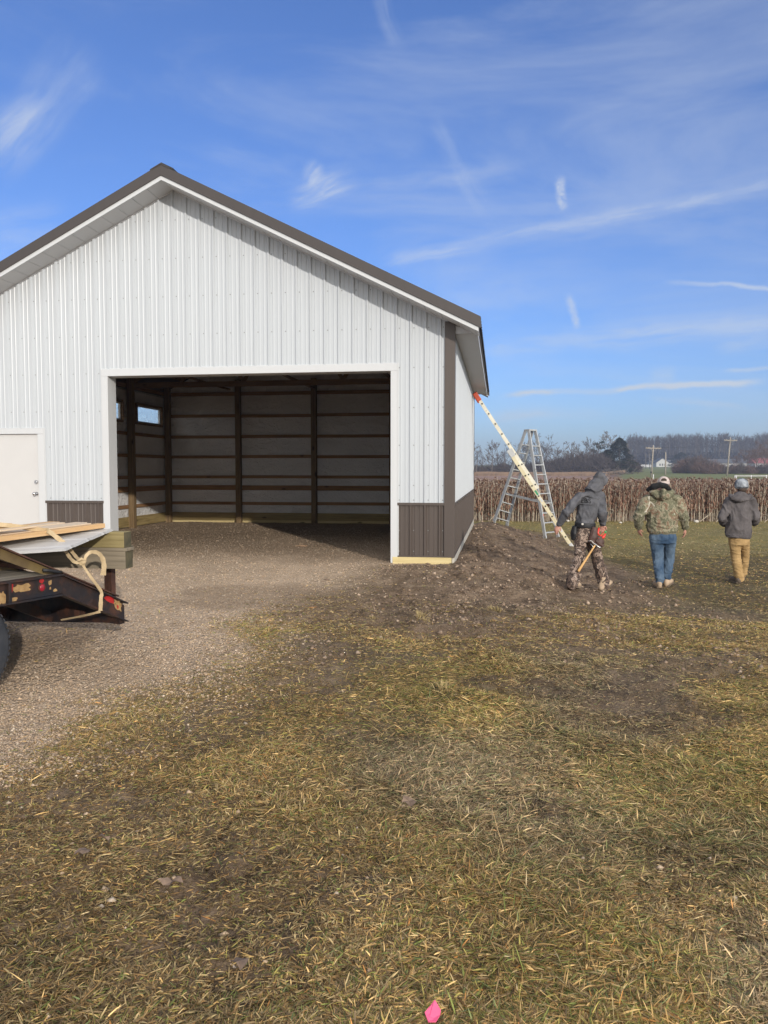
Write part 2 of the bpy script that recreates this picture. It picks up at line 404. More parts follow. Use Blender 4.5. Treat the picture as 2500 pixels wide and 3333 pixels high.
mb = MB(); panel(mb, 0, LEN, c_(1.36), c_(4.05), .12, leftp, WIN, ()); mb.build('side_wall', [M['white'], M['screw']], barn, recalc=False)
mb = MB(); panel(mb, -9.0, -.02, c_(1.36), wtop, -.2, backp, (), (), brk=[AR]); mb.build('rear_wall', [M['white'], M['screw']], barn, recalc=False)
# brown wainscot
for a0, a1 in ((-.866, -.10), (-6.866, -5.81), (-9.0, -8.09)):
    mb = MB(); panel(mb, a0, a1, c_(.54), c_(1.36), -.2, front, (), [.62, .95])
    mb.box(a0, a1, -.038, -.001, 1.347, 1.388); mb.box(a0, a1, -.035, -.001, .532, .552)
    mb.build('wainscot', [M['brown'], M['screw']], barn, recalc=False)
for pl, s in ((rightp, 1), (leftp, -1)):
    mb = MB(); panel(mb, .04, LEN, c_(.54), c_(1.36), .12, pl, (), ())
    x0, x1 = ((.001, .038) if s > 0 else (-9.058, -9.021)); mb.box(x0, x1, .04, LEN, 1.347, 1.388); mb.box(x0, x1-(.004 if s > 0 else -.004), .04, LEN, .532, .55)
    mb.build('wainscot', [M['brown'], M['screw']], barn, recalc=False)
mb = MB(); panel(mb, -9.0, -.02, c_(.54), c_(1.36), -.2, backp); mb.build('wainscot', [M['brown'], M['screw']], barn, recalc=False)
# corner trims
for a0, a1, b0, b1 in ((-.128, .036, -.041, .10), (-9.059, -8.90, -.041, .10), (-.11, .036, LEN-.08, LEN+.034), (-9.059, -8.91, LEN-.08, LEN+.034)):
    t_ = 4.19 if b0 < 0 else 4.05
    mb = MB(); mb.box(a0, a1, b0, b1, .53, t_); mb.build('corner_trim', M['brown'], barn, .004)
# skirt boards
for a0, a1 in ((-.94, -.01), (-6.88, -5.72), (-9.01, -7.96)):
    mb = MB(); mb.box(a0, a1, -.045, .0, .38, .53); mb.build('skirt_board', M['skirt'], barn, .003)
mb = MB(); mb.box(-.005, .035, .0, LEN, .36, .53); mb.build('skirt_board', M['skirt_s'], barn)
mb = MB(); mb.box(-9.05, -9.012, .0, LEN, .30, .53); mb.build('skirt_board', M['skirt_s'], barn)
mb = MB(); mb.box(-9.01, -.006, LEN+.001, LEN+.03, .30, .53); mb.build('skirt_board', M['skirt'], barn)
# big doorway: trim faces, jambs and header
mb = MB()
mb.box(-5.812, -5.70, -.038, .0, .434, 3.45); mb.box(-.972, -.862, -.038, .0, .434, 3.45); mb.box(-5.812, -.862, -.038, .0, 3.451, 3.562)
mb.box(-5.828, -5.813, -.026, -.002, .434, 3.575); mb.box(-.861, -.846, -.026, -.002, .434, 3.575); mb.box(-5.812, -.862, -.026, -.002, 3.563, 3.578)
mb.build('doorway_trim', M['white_trim'], barn, .003)
mb = MB(); mb.box(-5.73, -5.705, .001, .25, .42, 3.45); mb.box(-.968, -.943, .001, .25, .42, 3.45); mb.box(-5.73, -.943, .001, .25, 3.451, 3.475)
mb.build('doorway_jamb', M['white_trim'], barn)
mb = MB(); mb.box(-5.9, -.8, .03, .20, 3.48, 3.78); mb.build('door_header', M['truss'], barn)
# walk door
mb = MB(); mb.box(-7.92, -6.99, .012, .055, .47, 2.508)
wd = mb.build('door', M['door'], barn, .004)
mb = MB(); mb.tube([(-7.05, .012, 1.50), (-7.05, -.045, 1.50)], [.016, .012], 10); mb.ellipsoid((-7.05, -.062, 1.50), (.03, .026, .03)); mb.cyl((-7.05, .0115, 1.50), (-7.05, .004, 1.50), .034, 16); mb.build('door_knob', M['chrome'], wd)
mb = MB(); mb.cyl((-7.045, .0115, 1.70), (-7.045, -.014, 1.70), .031, 18); mb.cyl((-7.045, -.0145, 1.70), (-7.045, -.02, 1.70), .018, 12); mb.build('deadbolt', M['chrome'], wd)
mb = MB(); mb.box(-6.985, -6.866, -.03, .01, .47, 2.51); mb.box(-8.09, -7.925, -.03, .01, .47, 2.51); mb.box(-8.09, -6.866, -.03, .01, 2.511, 2.60)
mb.box(-6.8655, -6.850, -.024, -.001, .47, 2.612); mb.box(-8.10, -6.866, -.024, -.001, 2.6005, 2.615)
mb.build('door_frame', M['white_trim'], barn, .003)
# roof
def sl(mb, sgn, d0, d1, b0, b1, o0, o1, mi=0):
    v = []
    for b in (b0, b1):
        for d, o in ((d0, o0), (d1, o0), (d1, o1), (d0, o1)): v.append((AR+sgn*d, b, 6.615-.5*d+o))
    mb.add(v, [(0, 1, 2, 3), (7, 6, 5, 4), (0, 4, 5, 1), (1, 5, 6, 2), (2, 6, 7, 3), (3, 7, 4, 0)], mi)
EV = HW+.40; B0, B1 = -.465, LEN+.465
for s in (1, -1):
    mb = MB(); sl(mb, s, 0, EV+.03, B0, B1, -.03, -.012)
    b = B0+.08
    while b < B1: sl(mb, s, .12, EV+.035, b-.018, b+.018, -.0115, .008); b += .2286
    mb.build('roof', M['roof'], barn)
    mb = MB(); sl(mb, s, 0, EV+.035, B0-.035, B0+.0, -.145, .006); sl(mb, s, .0, EV+.03, B0-.036, B0+.12, .0065, .016); mb.build('rake_trim', M['roof'], barn)
    mb = MB(); sl(mb, s, 0, EV+.0, B0-.012, B0+.012, -.212, -.1455); mb.build('fascia', M['white_trim'], barn)
    mb = MB(); sl(mb, s, 0, EV, B1-.012, B1+.012, -.212, -.146); mb.build('fascia', M['white_trim'], barn)
    mb = MB(); sl(mb, s, 0, EV+.035, B1, B1+.035, -.145, .006); mb.build('rake_trim', M['roof'], barn)
    for b0, b1 in ((B0+.013, -.002), (LEN+.03, B1-.013)):
        mb = MB(); d = .0
        while d < EV:
            sl(mb, s, d, min(d+.248, EV), b0, b1, -.205, -.192); d += .256
        sl(mb, s, 0, EV, b0, b1, -.1915, -.185)
        sl(mb, s, 0.03, HW, -.03 if b0 < 0 else LEN+.004, -.012 if b0 < 0 else LEN+.03, -.225, -.2055)
        mb.build('soffit', M['soffit'], barn)
    x = (0.03, .36) if s > 0 else (-9.38, -9.05)
    mb = MB(); b = .0
    while b < LEN:
        mb.box(x[0], x[1], b, min(b+.094, LEN), 4.0, 4.01); b += .10
    mb.box(x[0], x[1], 0, LEN, 4.0105, 4.016)
    mb.build('eave_soffit', M['soffit'], barn)
    mb = MB(); fx = (.36, .376) if s > 0 else (-9.396, -9.38)
    mb.box(fx[0], fx[1], B0+.02, B1-.02, 3.99, 4.115); mb.build('fascia', M['white_trim'], barn)
    mb = MB(); fx = (.3765, .40) if s > 0 else (-9.42, -9.3965)
    mb.box(fx[0], fx[1], B0+.02, B1-.02, 4.08, 4.155); mb.build('eave_trim', M['roof'], barn)
    for b0 in (.0, LEN-.02):
        mb = MB(); p = [(.033, 4.0), (.36, 4.0), (.033, 4.13)] if s > 0 else [(-9.053, 4.0), (-9.053, 4.13), (-9.38, 4.0)]
        mb.prism(p, b0-.004, b0+.02, 0, lambda x, y, z: (x, z, y)); mb.build('eave_return', M['soffit'], barn)
mb = MB()
for s in (1, -1): sl(mb, s, 0, .14, B0-.045, B1+.04, .0165, .03)
mb.build('ridge_cap', M['roof'], barn)
mb = MB()
for s in (1, -1): sl(mb, s, .0, .19, B0-.0, B1-.3, .031, .058)
mb.build('ridge_vent', M['ridge'], barn)
# inside: wrap, girts, posts, skirts, trusses
ZG = [(.935, .088), (1.39, .14), (1.71, .088), (2.29, .088), (2.87, .088), (3.475, .088), (4.12, .10)]
def wrap(fn, x0, x1, lo, hi, holes=()):
    mb = MB(); xs = sorted(set([x0, x1]+[e for h in holes for e in h[:2]]+[AR] if x0 < AR < x1 else [x0, x1]+[e for h in holes for e in h[:2]]))
    for xa, xb in zip(xs, xs[1:]):
        m_ = (xa+xb)/2; h = [q for q in holes if q[0] <= m_ <= q[1]]
        seg = [(lo, hi)] if not h else ([(lo, c_(h[0][2]))] if h[0][2] > lo(m_)+.01 else [])+[(c_(h[0][3]), hi)]
        for l, u in seg: mb.add([fn(xa, l(xa)), fn(xb, l(xb)), fn(xb, u(xb)), fn(xa, u(xa))], [(0, 1, 2, 3)])
    return mb.build('house_wrap', M['wrap'], barn, recalc=False)
wrap(lambda x, z: (x, LEN-.015, z), -9.0, -.02, c_(.45), wtop)
wrap(lambda x, z: (-9.005, x, z), 0.02, LEN-.016, c_(.45), c_(4.0), WIN)
wrap(lambda x, z: (-.012, x, z), 0.02, LEN-.016, c_(.45), c_(4.0))
wrap(lambda x, z: (x, .012, z), -9.0, -.02, c_(.45), wtop, [DOOR, WDOOR])
bp_ = [-8.92, -6.76, -4.51, -2.26, -.10]
for zc, h in ZG:
    for x0, x1 in zip(bp_, bp_[1:]):
        j = random.uniform(-.008, .008)
        mb = MB(); mb.box(x0, x1, LEN-.056, LEN-.018, zc-h/2+j, zc+h/2+j); mb.build('girt', M['girt'], barn)
lp_ = [.1, 2.4, 4.8, 7.12, 9.45]
for zc, h in ZG:
    if 3.2 < zc < 3.66: continue
    for y0, y1 in zip(lp_, lp_[1:]):
        mb = MB(); mb.box(-9.002, -8.965, y0, y1, zc-h/2, zc+h/2); mb.build('girt', M['girt_y'], barn)
        mb = MB(); mb.box(-.055, -.018, y0, y1, zc-h/2, zc+h/2); mb.build('girt', M['girt_y'], barn)
for y0, y1, z0, z1 in WIN:
    mb = MB()
    for (u0, u1, v0, v1) in ((y0-.03, y1+.03, z0-.06, z0), (y0-.03, y1+.03, z1, z1+.06), (y0-.05, y0, z0, z1), (y1, y1+.05, z0, z1)): mb.box(-9.004, -8.93, u0, u1, v0, v1)
    mb.build('window_buck', M['truss'], barn)
    mb = MB()
    for (u0, u1, v0, v1) in ((y0, y1, z0, z0+.035), (y0, y1, z1-.035, z1), (y0, y0+.035, z0+.035, z1-.035), (y1-.035, y1, z0+.035, z1-.035)): mb.box(-9.05, -8.99, u0, u1, v0, v1)
    w = mb.build('window', M['white_trim'], barn)
    mb = MB(); mb.box(-9.022, -9.018, y0+.036, y1-.036, z0+.036, z1-.036); mb.build('pane', M['glass'], w)
for x in bp_[1:-1]:
    mb = MB(); mb.box(x-.075, x+.075, LEN-.21, LEN-.057, .3, 4.5); mb.build('post', M['post'], barn, .004)
for x0, x1 in ((-8.962, -8.81), (-.21, -.058)):
    for y in lp_:
        y_ = min(max(y, .16), 9.40)
        mb = MB(); mb.box(x0, x1, y_-.08, y_+.08, .3, 4.3); mb.build('post', M['post'], barn, .004)
for x in (-5.80, -.86):
    mb = MB(); mb.box(x-.072, x+.072, .06, .21, .3, 3.48); mb.build('post', M['post'], barn)
for x0, x1 in zip(bp_, bp_[1:]):
    mb = MB(); mb.box(x0, x1, LEN-.062, LEN-.018, .445, .66); mb.build('inner_skirt', M['treated'], barn)
for y0, y1 in zip(lp_, lp_[1:]):
    mb = MB(); mb.box(-9.003, -8.955, y0, y1, .40, .66); mb.build('inner_skirt', M['treated_y'], barn)
    mb = MB(); mb.box(-.06, -.017, y0, y1, .40, .66); mb.build('inner_skirt', M['treated_y'], barn)
for y in (2.4, 4.8, 7.2):
    mb = MB(); mb.box(-8.96, -.06, y-.02, y+.02, 4.06, 4.20)
    for s in (1, -1):
        v = Vector
        mb.beam(v((AR+s*4.4, y, 6.615-2.2-.20)), v((AR, y, 6.615-.22)), .04, .13)
        mb.beam(v((AR+s*3.0, y, 4.2)), v((AR+s*2.2, y, 5.3)), .038, .09); mb.beam(v((AR+s*1.3, y, 4.2)), v((AR+s*2.2, y, 5.3)), .038, .09); mb.beam(v((AR+s*1.3, y, 4.2)), v((AR, y, 6.3)), .038, .09)
    mb.build('roof_truss', M['truss'], barn)
for s in (1, -1):
    for d in np.arange(.3, 4.6, .61):
        mb = MB(); sl(mb, s, d, d+.09, .03, LEN-.03, -.07, -.0305); mb.build('purlin', M['truss'], barn)
mb = MB()
for x in (-7.0, -4.5, -2.0): mb.beam((x, .2, 4.225), (x, 9.4, 4.225), .09, .04)
mb.build('truss_brace', M['truss'], barn)
mb = MB(); mb.box(-2.05, -1.93, 2.37, 2.379, 4.07, 4.19); mb.build('truss_plate', M['screw'], barn)
# ================================================================== GROUND
def groundmat():
    m, t, b = nt('ground'); b.inputs['Specular IOR Level'].default_value = .15; b.inputs['Roughness'].default_value = .95
    at_ = t.nodes.new('ShaderNodeAttribute'); at_.attribute_name = 'col'
    sp = t.nodes.new('ShaderNodeSeparateColor'); lk(t, at_.outputs['Color'], sp.inputs[0])
    co = coords(t)
    def nz(sc, d=6, r=.6): n = N(t, 'ShaderNodeTexNoise', Scale=sc, Detail=d, Roughness=r); lk(t, co, n.inputs['Vector']); return n.outputs['Fac']
    def mix(f, a, c, mode='MIX'):
        x = t.nodes.new('ShaderNodeMix'); x.data_type = 'RGBA'; x.blend_type = mode
        if hasattr(f, 'links'): lk(t, f, x.inputs['Factor'])
        else: x.inputs['Factor'].default_value = f
        for s, q in (('A', a), ('B', c)):
            if hasattr(q, 'links'): lk(t, q, x.inputs[s])
            else: x.inputs[s].default_value = (*q, 1)
        return x.outputs['Result']
    # gravel
    v = N(t, 'ShaderNodeTexVoronoi', Scale=38); lk(t, co, v.inputs['Vector'])
    v2 = N(t, 'ShaderNodeTexVoronoi', Scale=17); lk(t, co, v2.inputs['Vector'])
    s1 = t.nodes.new('ShaderNodeSeparateColor'); lk(t, v.outputs['Color'], s1.inputs[0])
    gr = ramp(t, [(0, (.36, .27, .19)), (.45, (.46, .35, .25)), (.8, (.53, .41, .30)), (1, (.60, .49, .38))], s1.outputs[0])
    s2 = t.nodes.new('ShaderNodeSeparateColor'); lk(t, v2.outputs['Color'], s2.inputs[0])
    gr2 = mix(.35, gr.outputs[0], ramp(t, [(0, (.35, .26, .19)), (1, (.60, .475, .365))], s2.outputs[0]).outputs[0])
    fine = ramp(t, [(.35, (.41, .31, .22)), (.65, (.55, .43, .315))], nz(3, 8, .75))
    gravel = mix(.45, gr2, fine.outputs[0])
    gravel = mix(.6, gravel, ramp(t, [(.32, (.66, .64, .60)), (.66, (1.14, 1.12, 1.10))], nz(.8, 4)).outputs[0], 'MULTIPLY')
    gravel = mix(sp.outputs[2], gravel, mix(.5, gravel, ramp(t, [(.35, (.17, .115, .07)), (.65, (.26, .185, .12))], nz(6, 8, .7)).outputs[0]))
    # mud
    mud = ramp(t, [(.3, (.10, .068, .046)), (.5, (.26, .185, .128)), (.7, (.42, .32, .228))], nz(4.5, 10, .72)).outputs[0]
    mud = mix(.6, mud, ramp(t, [(.35, (.62, .62, .62)), (.65, (1.2, 1.18, 1.14))], nz(1.1, 5)).outputs[0], 'MULTIPLY')
    # grass thatch
    th = ramp(t, [(.3, (.055, .040, .027)), (.5, (.105, .080, .050)), (.7, (.18, .14, .085))], nz(14, 10, .8)).outputs[0]
    th = mix(.5, th, ramp(t, [(.35, (.75, .7, .65)), (.65, (1.1, 1.2, .85))], nz(.5, 5)).outputs[0], 'MULTIPLY')
    # ploughed soil / far fields
    soil = ramp(t, [(.3, (.26, .165, .12)), (.7, (.33, .215, .16))], nz(.6, 8, .7)).outputs[0]
    past = ramp(t, [(.3, (.14, .16, .055)), (.7, (.20, .205, .085))], nz(.05, 8, .7)).outputs[0]
    c = mix(sp.outputs[0], th, gravel); c = mix(sp.outputs[1], c, mud)
    at2 = t.nodes.new('ShaderNodeAttribute'); at2.attribute_name = 'far'
    sp2 = t.nodes.new('ShaderNodeSeparateColor'); lk(t, at2.outputs['Color'], sp2.inputs[0])
    c = mix(sp2.outputs[0], c, soil); c = mix(sp2.outputs[1], c, past)
    grn = ramp(t, [(.3, (.18, .155, .055)), (.7, (.29, .24, .10))], nz(2.5, 8, .75)).outputs[0]
    c = mix(sp2.outputs[2], c, grn)
    lk(t, c, b.inputs['Base Color'])
    def mth(op, a, c):
        x = t.nodes.new('ShaderNodeMath'); x.operation = op
        for i, q in enumerate((a, c)):
            if hasattr(q, 'links'): lk(t, q, x.inputs[i])
            else: x.inputs[i].default_value = q
        return x.outputs[0]
    hg = mth('MULTIPLY', mth('ADD', mth('MULTIPLY', v.outputs['Distance'], -1.0), mth('MULTIPLY', v2.outputs['Distance'], -.9)), sp.outputs[0])
    hm = mth('MULTIPLY', nz(12, 10, .7), mth('MULTIPLY', sp.outputs[1], 4.5))
    ht = mth('MULTIPLY', nz(40, 6, .7), .5)
    bp = N(t, 'ShaderNodeBump', Strength=.9, Distance=.028); lk(t, mth('ADD', mth('ADD', hg, hm), ht), bp.inputs['Height']); lk(t, bp.outputs[0], b.inputs['Normal'])
    return m
rows = [-60, -30, -12, -5, -2, -.5, .3, .9]
y = 1.3
while y < 42: rows.append(y); y *= 1.0105
while y < 200: rows.append(y); y *= 1.045
while y < 1700: rows.append(y); y *= 1.08
rows = np.array(rows); nc = 460
tt = np.linspace(-1, 1, nc)
W0 = np.maximum(.72*np.abs(rows)+1.6, 3.0); W1 = np.maximum(60, 1.6*np.abs(rows))
prof = np.where(np.abs(tt) < .93, tt/.93, np.sign(tt))
ext = np.clip((np.abs(tt)-.93)/.07, 0, 1)**2
GX = prof[None, :]*W0[:, None] + np.sign(tt)[None, :]*ext[None, :]*(W1-W0)[:, None]
GY = np.repeat(rows[:, None], nc, 1)
GZ = height(GX, GY)
gg, gm, ga, gb = zones(GX, GY)
lawn = sm(15, 20, GY+(fbm(GX*.3, GY*.3, 71)-.5)*6)*sm(29.5, 28.3, GY)
farsoil = sm(28.0, 28.9, GY)*(1-sm(150, 170, GY)*sm(20, 60, GX-.12*GY))
farpast = np.maximum(sm(150, 172, GY)*sm(.30, .315, GX/np.maximum(GY, 1)), sm(262, 300, GY))
nr = len(rows)
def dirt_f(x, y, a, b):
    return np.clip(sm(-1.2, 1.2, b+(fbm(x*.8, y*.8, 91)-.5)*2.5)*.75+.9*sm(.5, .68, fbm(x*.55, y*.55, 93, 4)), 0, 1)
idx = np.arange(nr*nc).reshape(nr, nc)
fc = np.stack([idx[:-1, :-1], idx[:-1, 1:], idx[1:, 1:], idx[1:, :-1]], -1).reshape(-1, 4)
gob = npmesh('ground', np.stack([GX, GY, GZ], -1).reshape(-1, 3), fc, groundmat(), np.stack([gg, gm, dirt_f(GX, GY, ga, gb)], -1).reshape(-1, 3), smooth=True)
ca = gob.data.color_attributes.new('far', 'FLOAT_COLOR', 'POINT')
ca.data.foreach_set('color', np.stack([farsoil, farpast, lawn*.85*(1-gg)*(1-gm), np.ones_like(gg)], -1).astype(np.float32).ravel())
tag(gob, kind='structure')

# ------------------------------------------------------------------ grass blades (uncountable)
def blades(name, n_try, ymin, ymax, wmul, lmul, dens, mat, green_bias=0.0, seed=1, xlim=None, up=1.0, force=None):
    rs = np.random.RandomState(seed)
    # sample so that density falls with distance: y ~ uniform in 1/y^p
    u = rs.rand(n_try)
    p = 1.35
    Y = (ymin**(1-p)+u*(ymax**(1-p)-ymin**(1-p)))**(1/(1-p)) if abs(p-1) > 1e-6 else ymin*(ymax/ymin)**u
    X = (rs.rand(n_try)*2-1)*(.57*Y+.7)
    g, m, a, b = zones(X, Y)
    cl = fbm(X*1.7, Y*1.7, 51, 4)
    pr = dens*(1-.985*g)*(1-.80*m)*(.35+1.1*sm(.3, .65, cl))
    pr = np.where((a < .15) & (b > -.3), pr*.0, pr)
    keep = rs.rand(n_try) < pr
    X, Y, g, m = X[keep], Y[keep], g[keep], m[keep]
    n = len(X); Z = height(X, Y)
    d = np.hypot(X, Y)
    pref = fbm(X*.8, Y*.8, 61, 3)*4*np.pi
    az = np.where(rs.rand(n) < .35, pref+rs.randn(n)*.8, rs.rand(n)*2*np.pi)
    tuft = sm(.55, .75, fbm(X*1.9, Y*1.9, 67, 3))
    elev = np.abs(rs.randn(n))*.13+.03 + tuft*rs.rand(n)*.30*up
    elev = np.where(rs.rand(n) < .018, .6+rs.rand(n)*.5, elev)
    L = (.020+rs.gamma(2.0, .0105, n))*lmul*(1-.45*m)*(1+.35*tuft)
    wd = (.0010+rs.rand(n)**2*.0020)*wmul*np.maximum(1, d/6)**.65
    droop = rs.rand(n)**2*1.0
    t = np.array([0, .4, .75, 1.0]); wt = np.array([.8, 1, .75, .12])
    V = np.zeros((n, 4, 2, 3)); px = X.copy(); py = Y.copy(); pz = Z+.002; e = elev.copy()
    side = np.stack([-np.sin(az), np.cos(az)], -1); roll = rs.randn(n)*.5
    for i in range(4):
        if i:
            ds = (t[i]-t[i-1])*L
            px = px+np.cos(az)*np.cos(e)*ds; py = py+np.sin(az)*np.cos(e)*ds; pz = pz+np.sin(e)*ds
            e = e-droop*.35; pz = np.maximum(pz, Z+.001)
        for k, s in enumerate((-1, 1)):
            V[:, i, k, 0] = px+s*side[:, 0]*wd*wt[i]*np.cos(roll); V[:, i, k, 1] = py+s*side[:, 1]*wd*wt[i]*np.cos(roll); V[:, i, k, 2] = pz+s*np.sin(roll)*wd*wt[i]
    base = (np.arange(n)*8)[:, None, None]
    q = np.array([[0, 1, 3, 2], [2, 3, 5, 4], [4, 5, 7, 6]])[None]
    Fc = (base+q).reshape(-1, 4)
    pal = np.array([[.30, .215, .095], [.42, .32, .155], [.185, .125, .058], [.215, .20, .065], [.115, .145, .045], [.27, .225, .125], [.135, .105, .062], [.32, .17, .06], [.50, .43, .27], [.10, .13, .06]])
    wts = np.array([.19, .10, .17, .17, .10, .12, .11, .02, .008, .03])
    gb_ = green_bias+.5*sm(.6, -1.2, X)*sm(4.2, 2.6, Y)+.55*sm(.42, .66, fbm(X*.55, Y*.55, 81, 4))*sm(14, 3, Y)  # near-left term: greener, darker blades standing in for soft shade
    ch = np.zeros(n, int); r = rs.rand(n)
    cw = np.cumsum(wts)/wts.sum(); ch = np.searchsorted(cw, r)
    gsel = rs.rand(n) < np.clip(gb_*.5, 0, .8)
    ch = np.where(gsel, rs.choice([3, 4, 3, 1, 9], n), ch)
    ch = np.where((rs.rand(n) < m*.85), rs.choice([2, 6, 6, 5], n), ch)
    Cc = pal[np.clip(ch, 0, len(pal)-1)]*np.array([2.08, 1.88, 1.66])*(.42+.95*rs.rand(n)**1.15)[:, None]
    Cc = Cc*(.62+.76*fbm(X*1.6+9, Y*1.6, 85, 4))[:, None]
    grey = sm(.5, .68, fbm(X*.5+4, Y*.5, 87, 3))[:, None]*.4; Cc = Cc*(1-grey)+grey*Cc.mean(1)[:, None]*np.array([1.12, .97, .78])
    if force is not None: Cc = Cc*.4+np.array(force)*.6*(.7+.6*rs.rand(n))[:, None]
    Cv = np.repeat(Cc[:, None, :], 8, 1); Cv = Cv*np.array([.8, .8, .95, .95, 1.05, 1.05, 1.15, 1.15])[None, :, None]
    return V.reshape(-1, 3), Fc, Cv.reshape(-1, 3), n
gm_ = attrmat('grass_blade', .75, .25, .25, var=.15)
acc = []; off = 0; tot = 0
for args in (dict(n_try=1250000, ymin=1.7, ymax=9.5, wmul=1.0, lmul=1.0, dens=1.0, seed=1),
             dict(n_try=330000, ymin=7, ymax=29, wmul=1.0, lmul=1.0, dens=1.0, seed=2, green_bias=.1),
             dict(n_try=90000, ymin=16, ymax=28.6, wmul=1.0, lmul=.9, dens=1.0, seed=3, green_bias=1.3, up=1.5, force=(.33, .265, .11)),
             dict(n_try=2500, ymin=1.7, ymax=9, wmul=1.5, lmul=1.3, dens=.8, seed=5, up=1.2)):
    V, Fc, Cv, n = blades('g', mat=None, **args); acc.append((V, Fc+off, Cv)); off += len(V); tot += n
print('blades', tot)
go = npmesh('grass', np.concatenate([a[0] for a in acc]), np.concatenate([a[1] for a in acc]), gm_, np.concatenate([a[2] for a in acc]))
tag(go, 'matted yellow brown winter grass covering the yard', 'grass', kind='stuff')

# ------------------------------------------------------------------ gravel stones and mud clods (uncountable)
def stones(name, n_try, ymin, ymax, sel, smin, smax, pal, seed, flat=.6):
    rs = np.random.RandomState(seed); p = 1.5
    u = rs.rand(n_try); Y = (ymin**(1-p)+u*(ymax**(1-p)-ymin**(1-p)))**(1/(1-p)); X = (rs.rand(n_try)*2-1)*(.6*Y+.5)
    g, m, a, b = zones(X, Y); keep = rs.rand(n_try) < sel(g, m, a, b, X, Y)
    X, Y = X[keep], Y[keep]; n = len(X); Z = height(X, Y)
    s = (smin+(smax-smin)*rs.rand(n)**3)*np.maximum(1, Y/9)**.5
    oc = np.array([[1, 0, 0], [0, 1, 0], [-1, 0, 0], [0, -1, 0], [0, 0, 1], [0, 0, -1]], float)
    V = oc[None]*(.6+.7*rs.rand(n, 6, 1))+rs.randn(n, 6, 3)*.18
    an = rs.rand(n)*6.28; c_, s_ = np.cos(an), np.sin(an)
    x = V[..., 0]*c_[:, None]-V[..., 1]*s_[:, None]; y_ = V[..., 0]*s_[:, None]+V[..., 1]*c_[:, None]
    V = np.stack([x, y_*.8, V[..., 2]*flat], -1)*s[:, None, None]
    V[..., 0] += X[:, None]; V[..., 1] += Y[:, None]; V[..., 2] += (Z+s*.12)[:, None]
    f = np.array([[0, 1, 4], [1, 2, 4], [2, 3, 4], [3, 0, 4], [1, 0, 5], [2, 1, 5], [3, 2, 5], [0, 3, 5]])
    Fc = ((np.arange(n)*6)[:, None, None]+f[None]).reshape(-1, 3)
    C = np.array(pal)[rs.randint(0, len(pal), n)]*(.75+.5*rs.rand(n))[:, None]
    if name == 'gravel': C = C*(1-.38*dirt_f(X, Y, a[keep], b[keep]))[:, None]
    print(name, n)
    return V.reshape(-1, 3), Fc, np.repeat(C, 6, 0)
GP = [(.44, .325, .22), (.39, .285, .19), (.47, .355, .25), (.43, .32, .22), (.35, .255, .175), (.42, .33, .25), (.50, .41, .31)]
inb = lambda a, b: ((a < -.06) & (b > .1) & (a > -8.9) & (b < 9.4))
st = stones('gravel', 230000, 3, 24, lambda g, m, a, b, X, Y: np.where((b > 9.4) & (a < 0), 0, np.clip(g, 0, 1)), .004, .016, GP, 11)
tag(npmesh('gravel', *st[:2], attrmat('gravel_stone', .9, .2, var=.2, vs=60), st[2]), 'tan crushed gravel of the drive and the barn floor', 'gravel', kind='stuff')
st = stones('peb', 5200, 2, 14, lambda g, m, a, b, X, Y: np.where((b > -.1) & (a < .05), 0, (1-g)*(.06+.35*m)*.4+.16*sm(.05, .4, g)*(1-g)), .006, .022, GP+[(.36, .30, .24)], 13)
tag(npmesh('pebbles', *st[:2], attrmat('pebble_stone', .9, .2, var=.2, vs=60), st[2]), 'small pale pebbles strewn over the grass and mud', 'pebbles', kind='stuff')
MP = [(.26, .19, .138), (.21, .15, .108), (.33, .25, .185), (.16, .115, .084)]
st = stones('clod', 60000, 5.5, 24, lambda g, m, a, b, X, Y: np.where((b > -.05) & (a < .08), 0, m*sm(5.5, 8.5, Y)*(.15+.85*sm(.45, .6, fbm(X*1.5, Y*1.5, 77)))), .008, .036, MP, 17, .7)
tag(npmesh('mud_clods', *st[:2], attrmat('mud_clod', .95, .12, var=.3, vs=40), st[2]), 'loose brown mud clods on the dirt bank beside the barn', 'mud clods', kind='stuff')
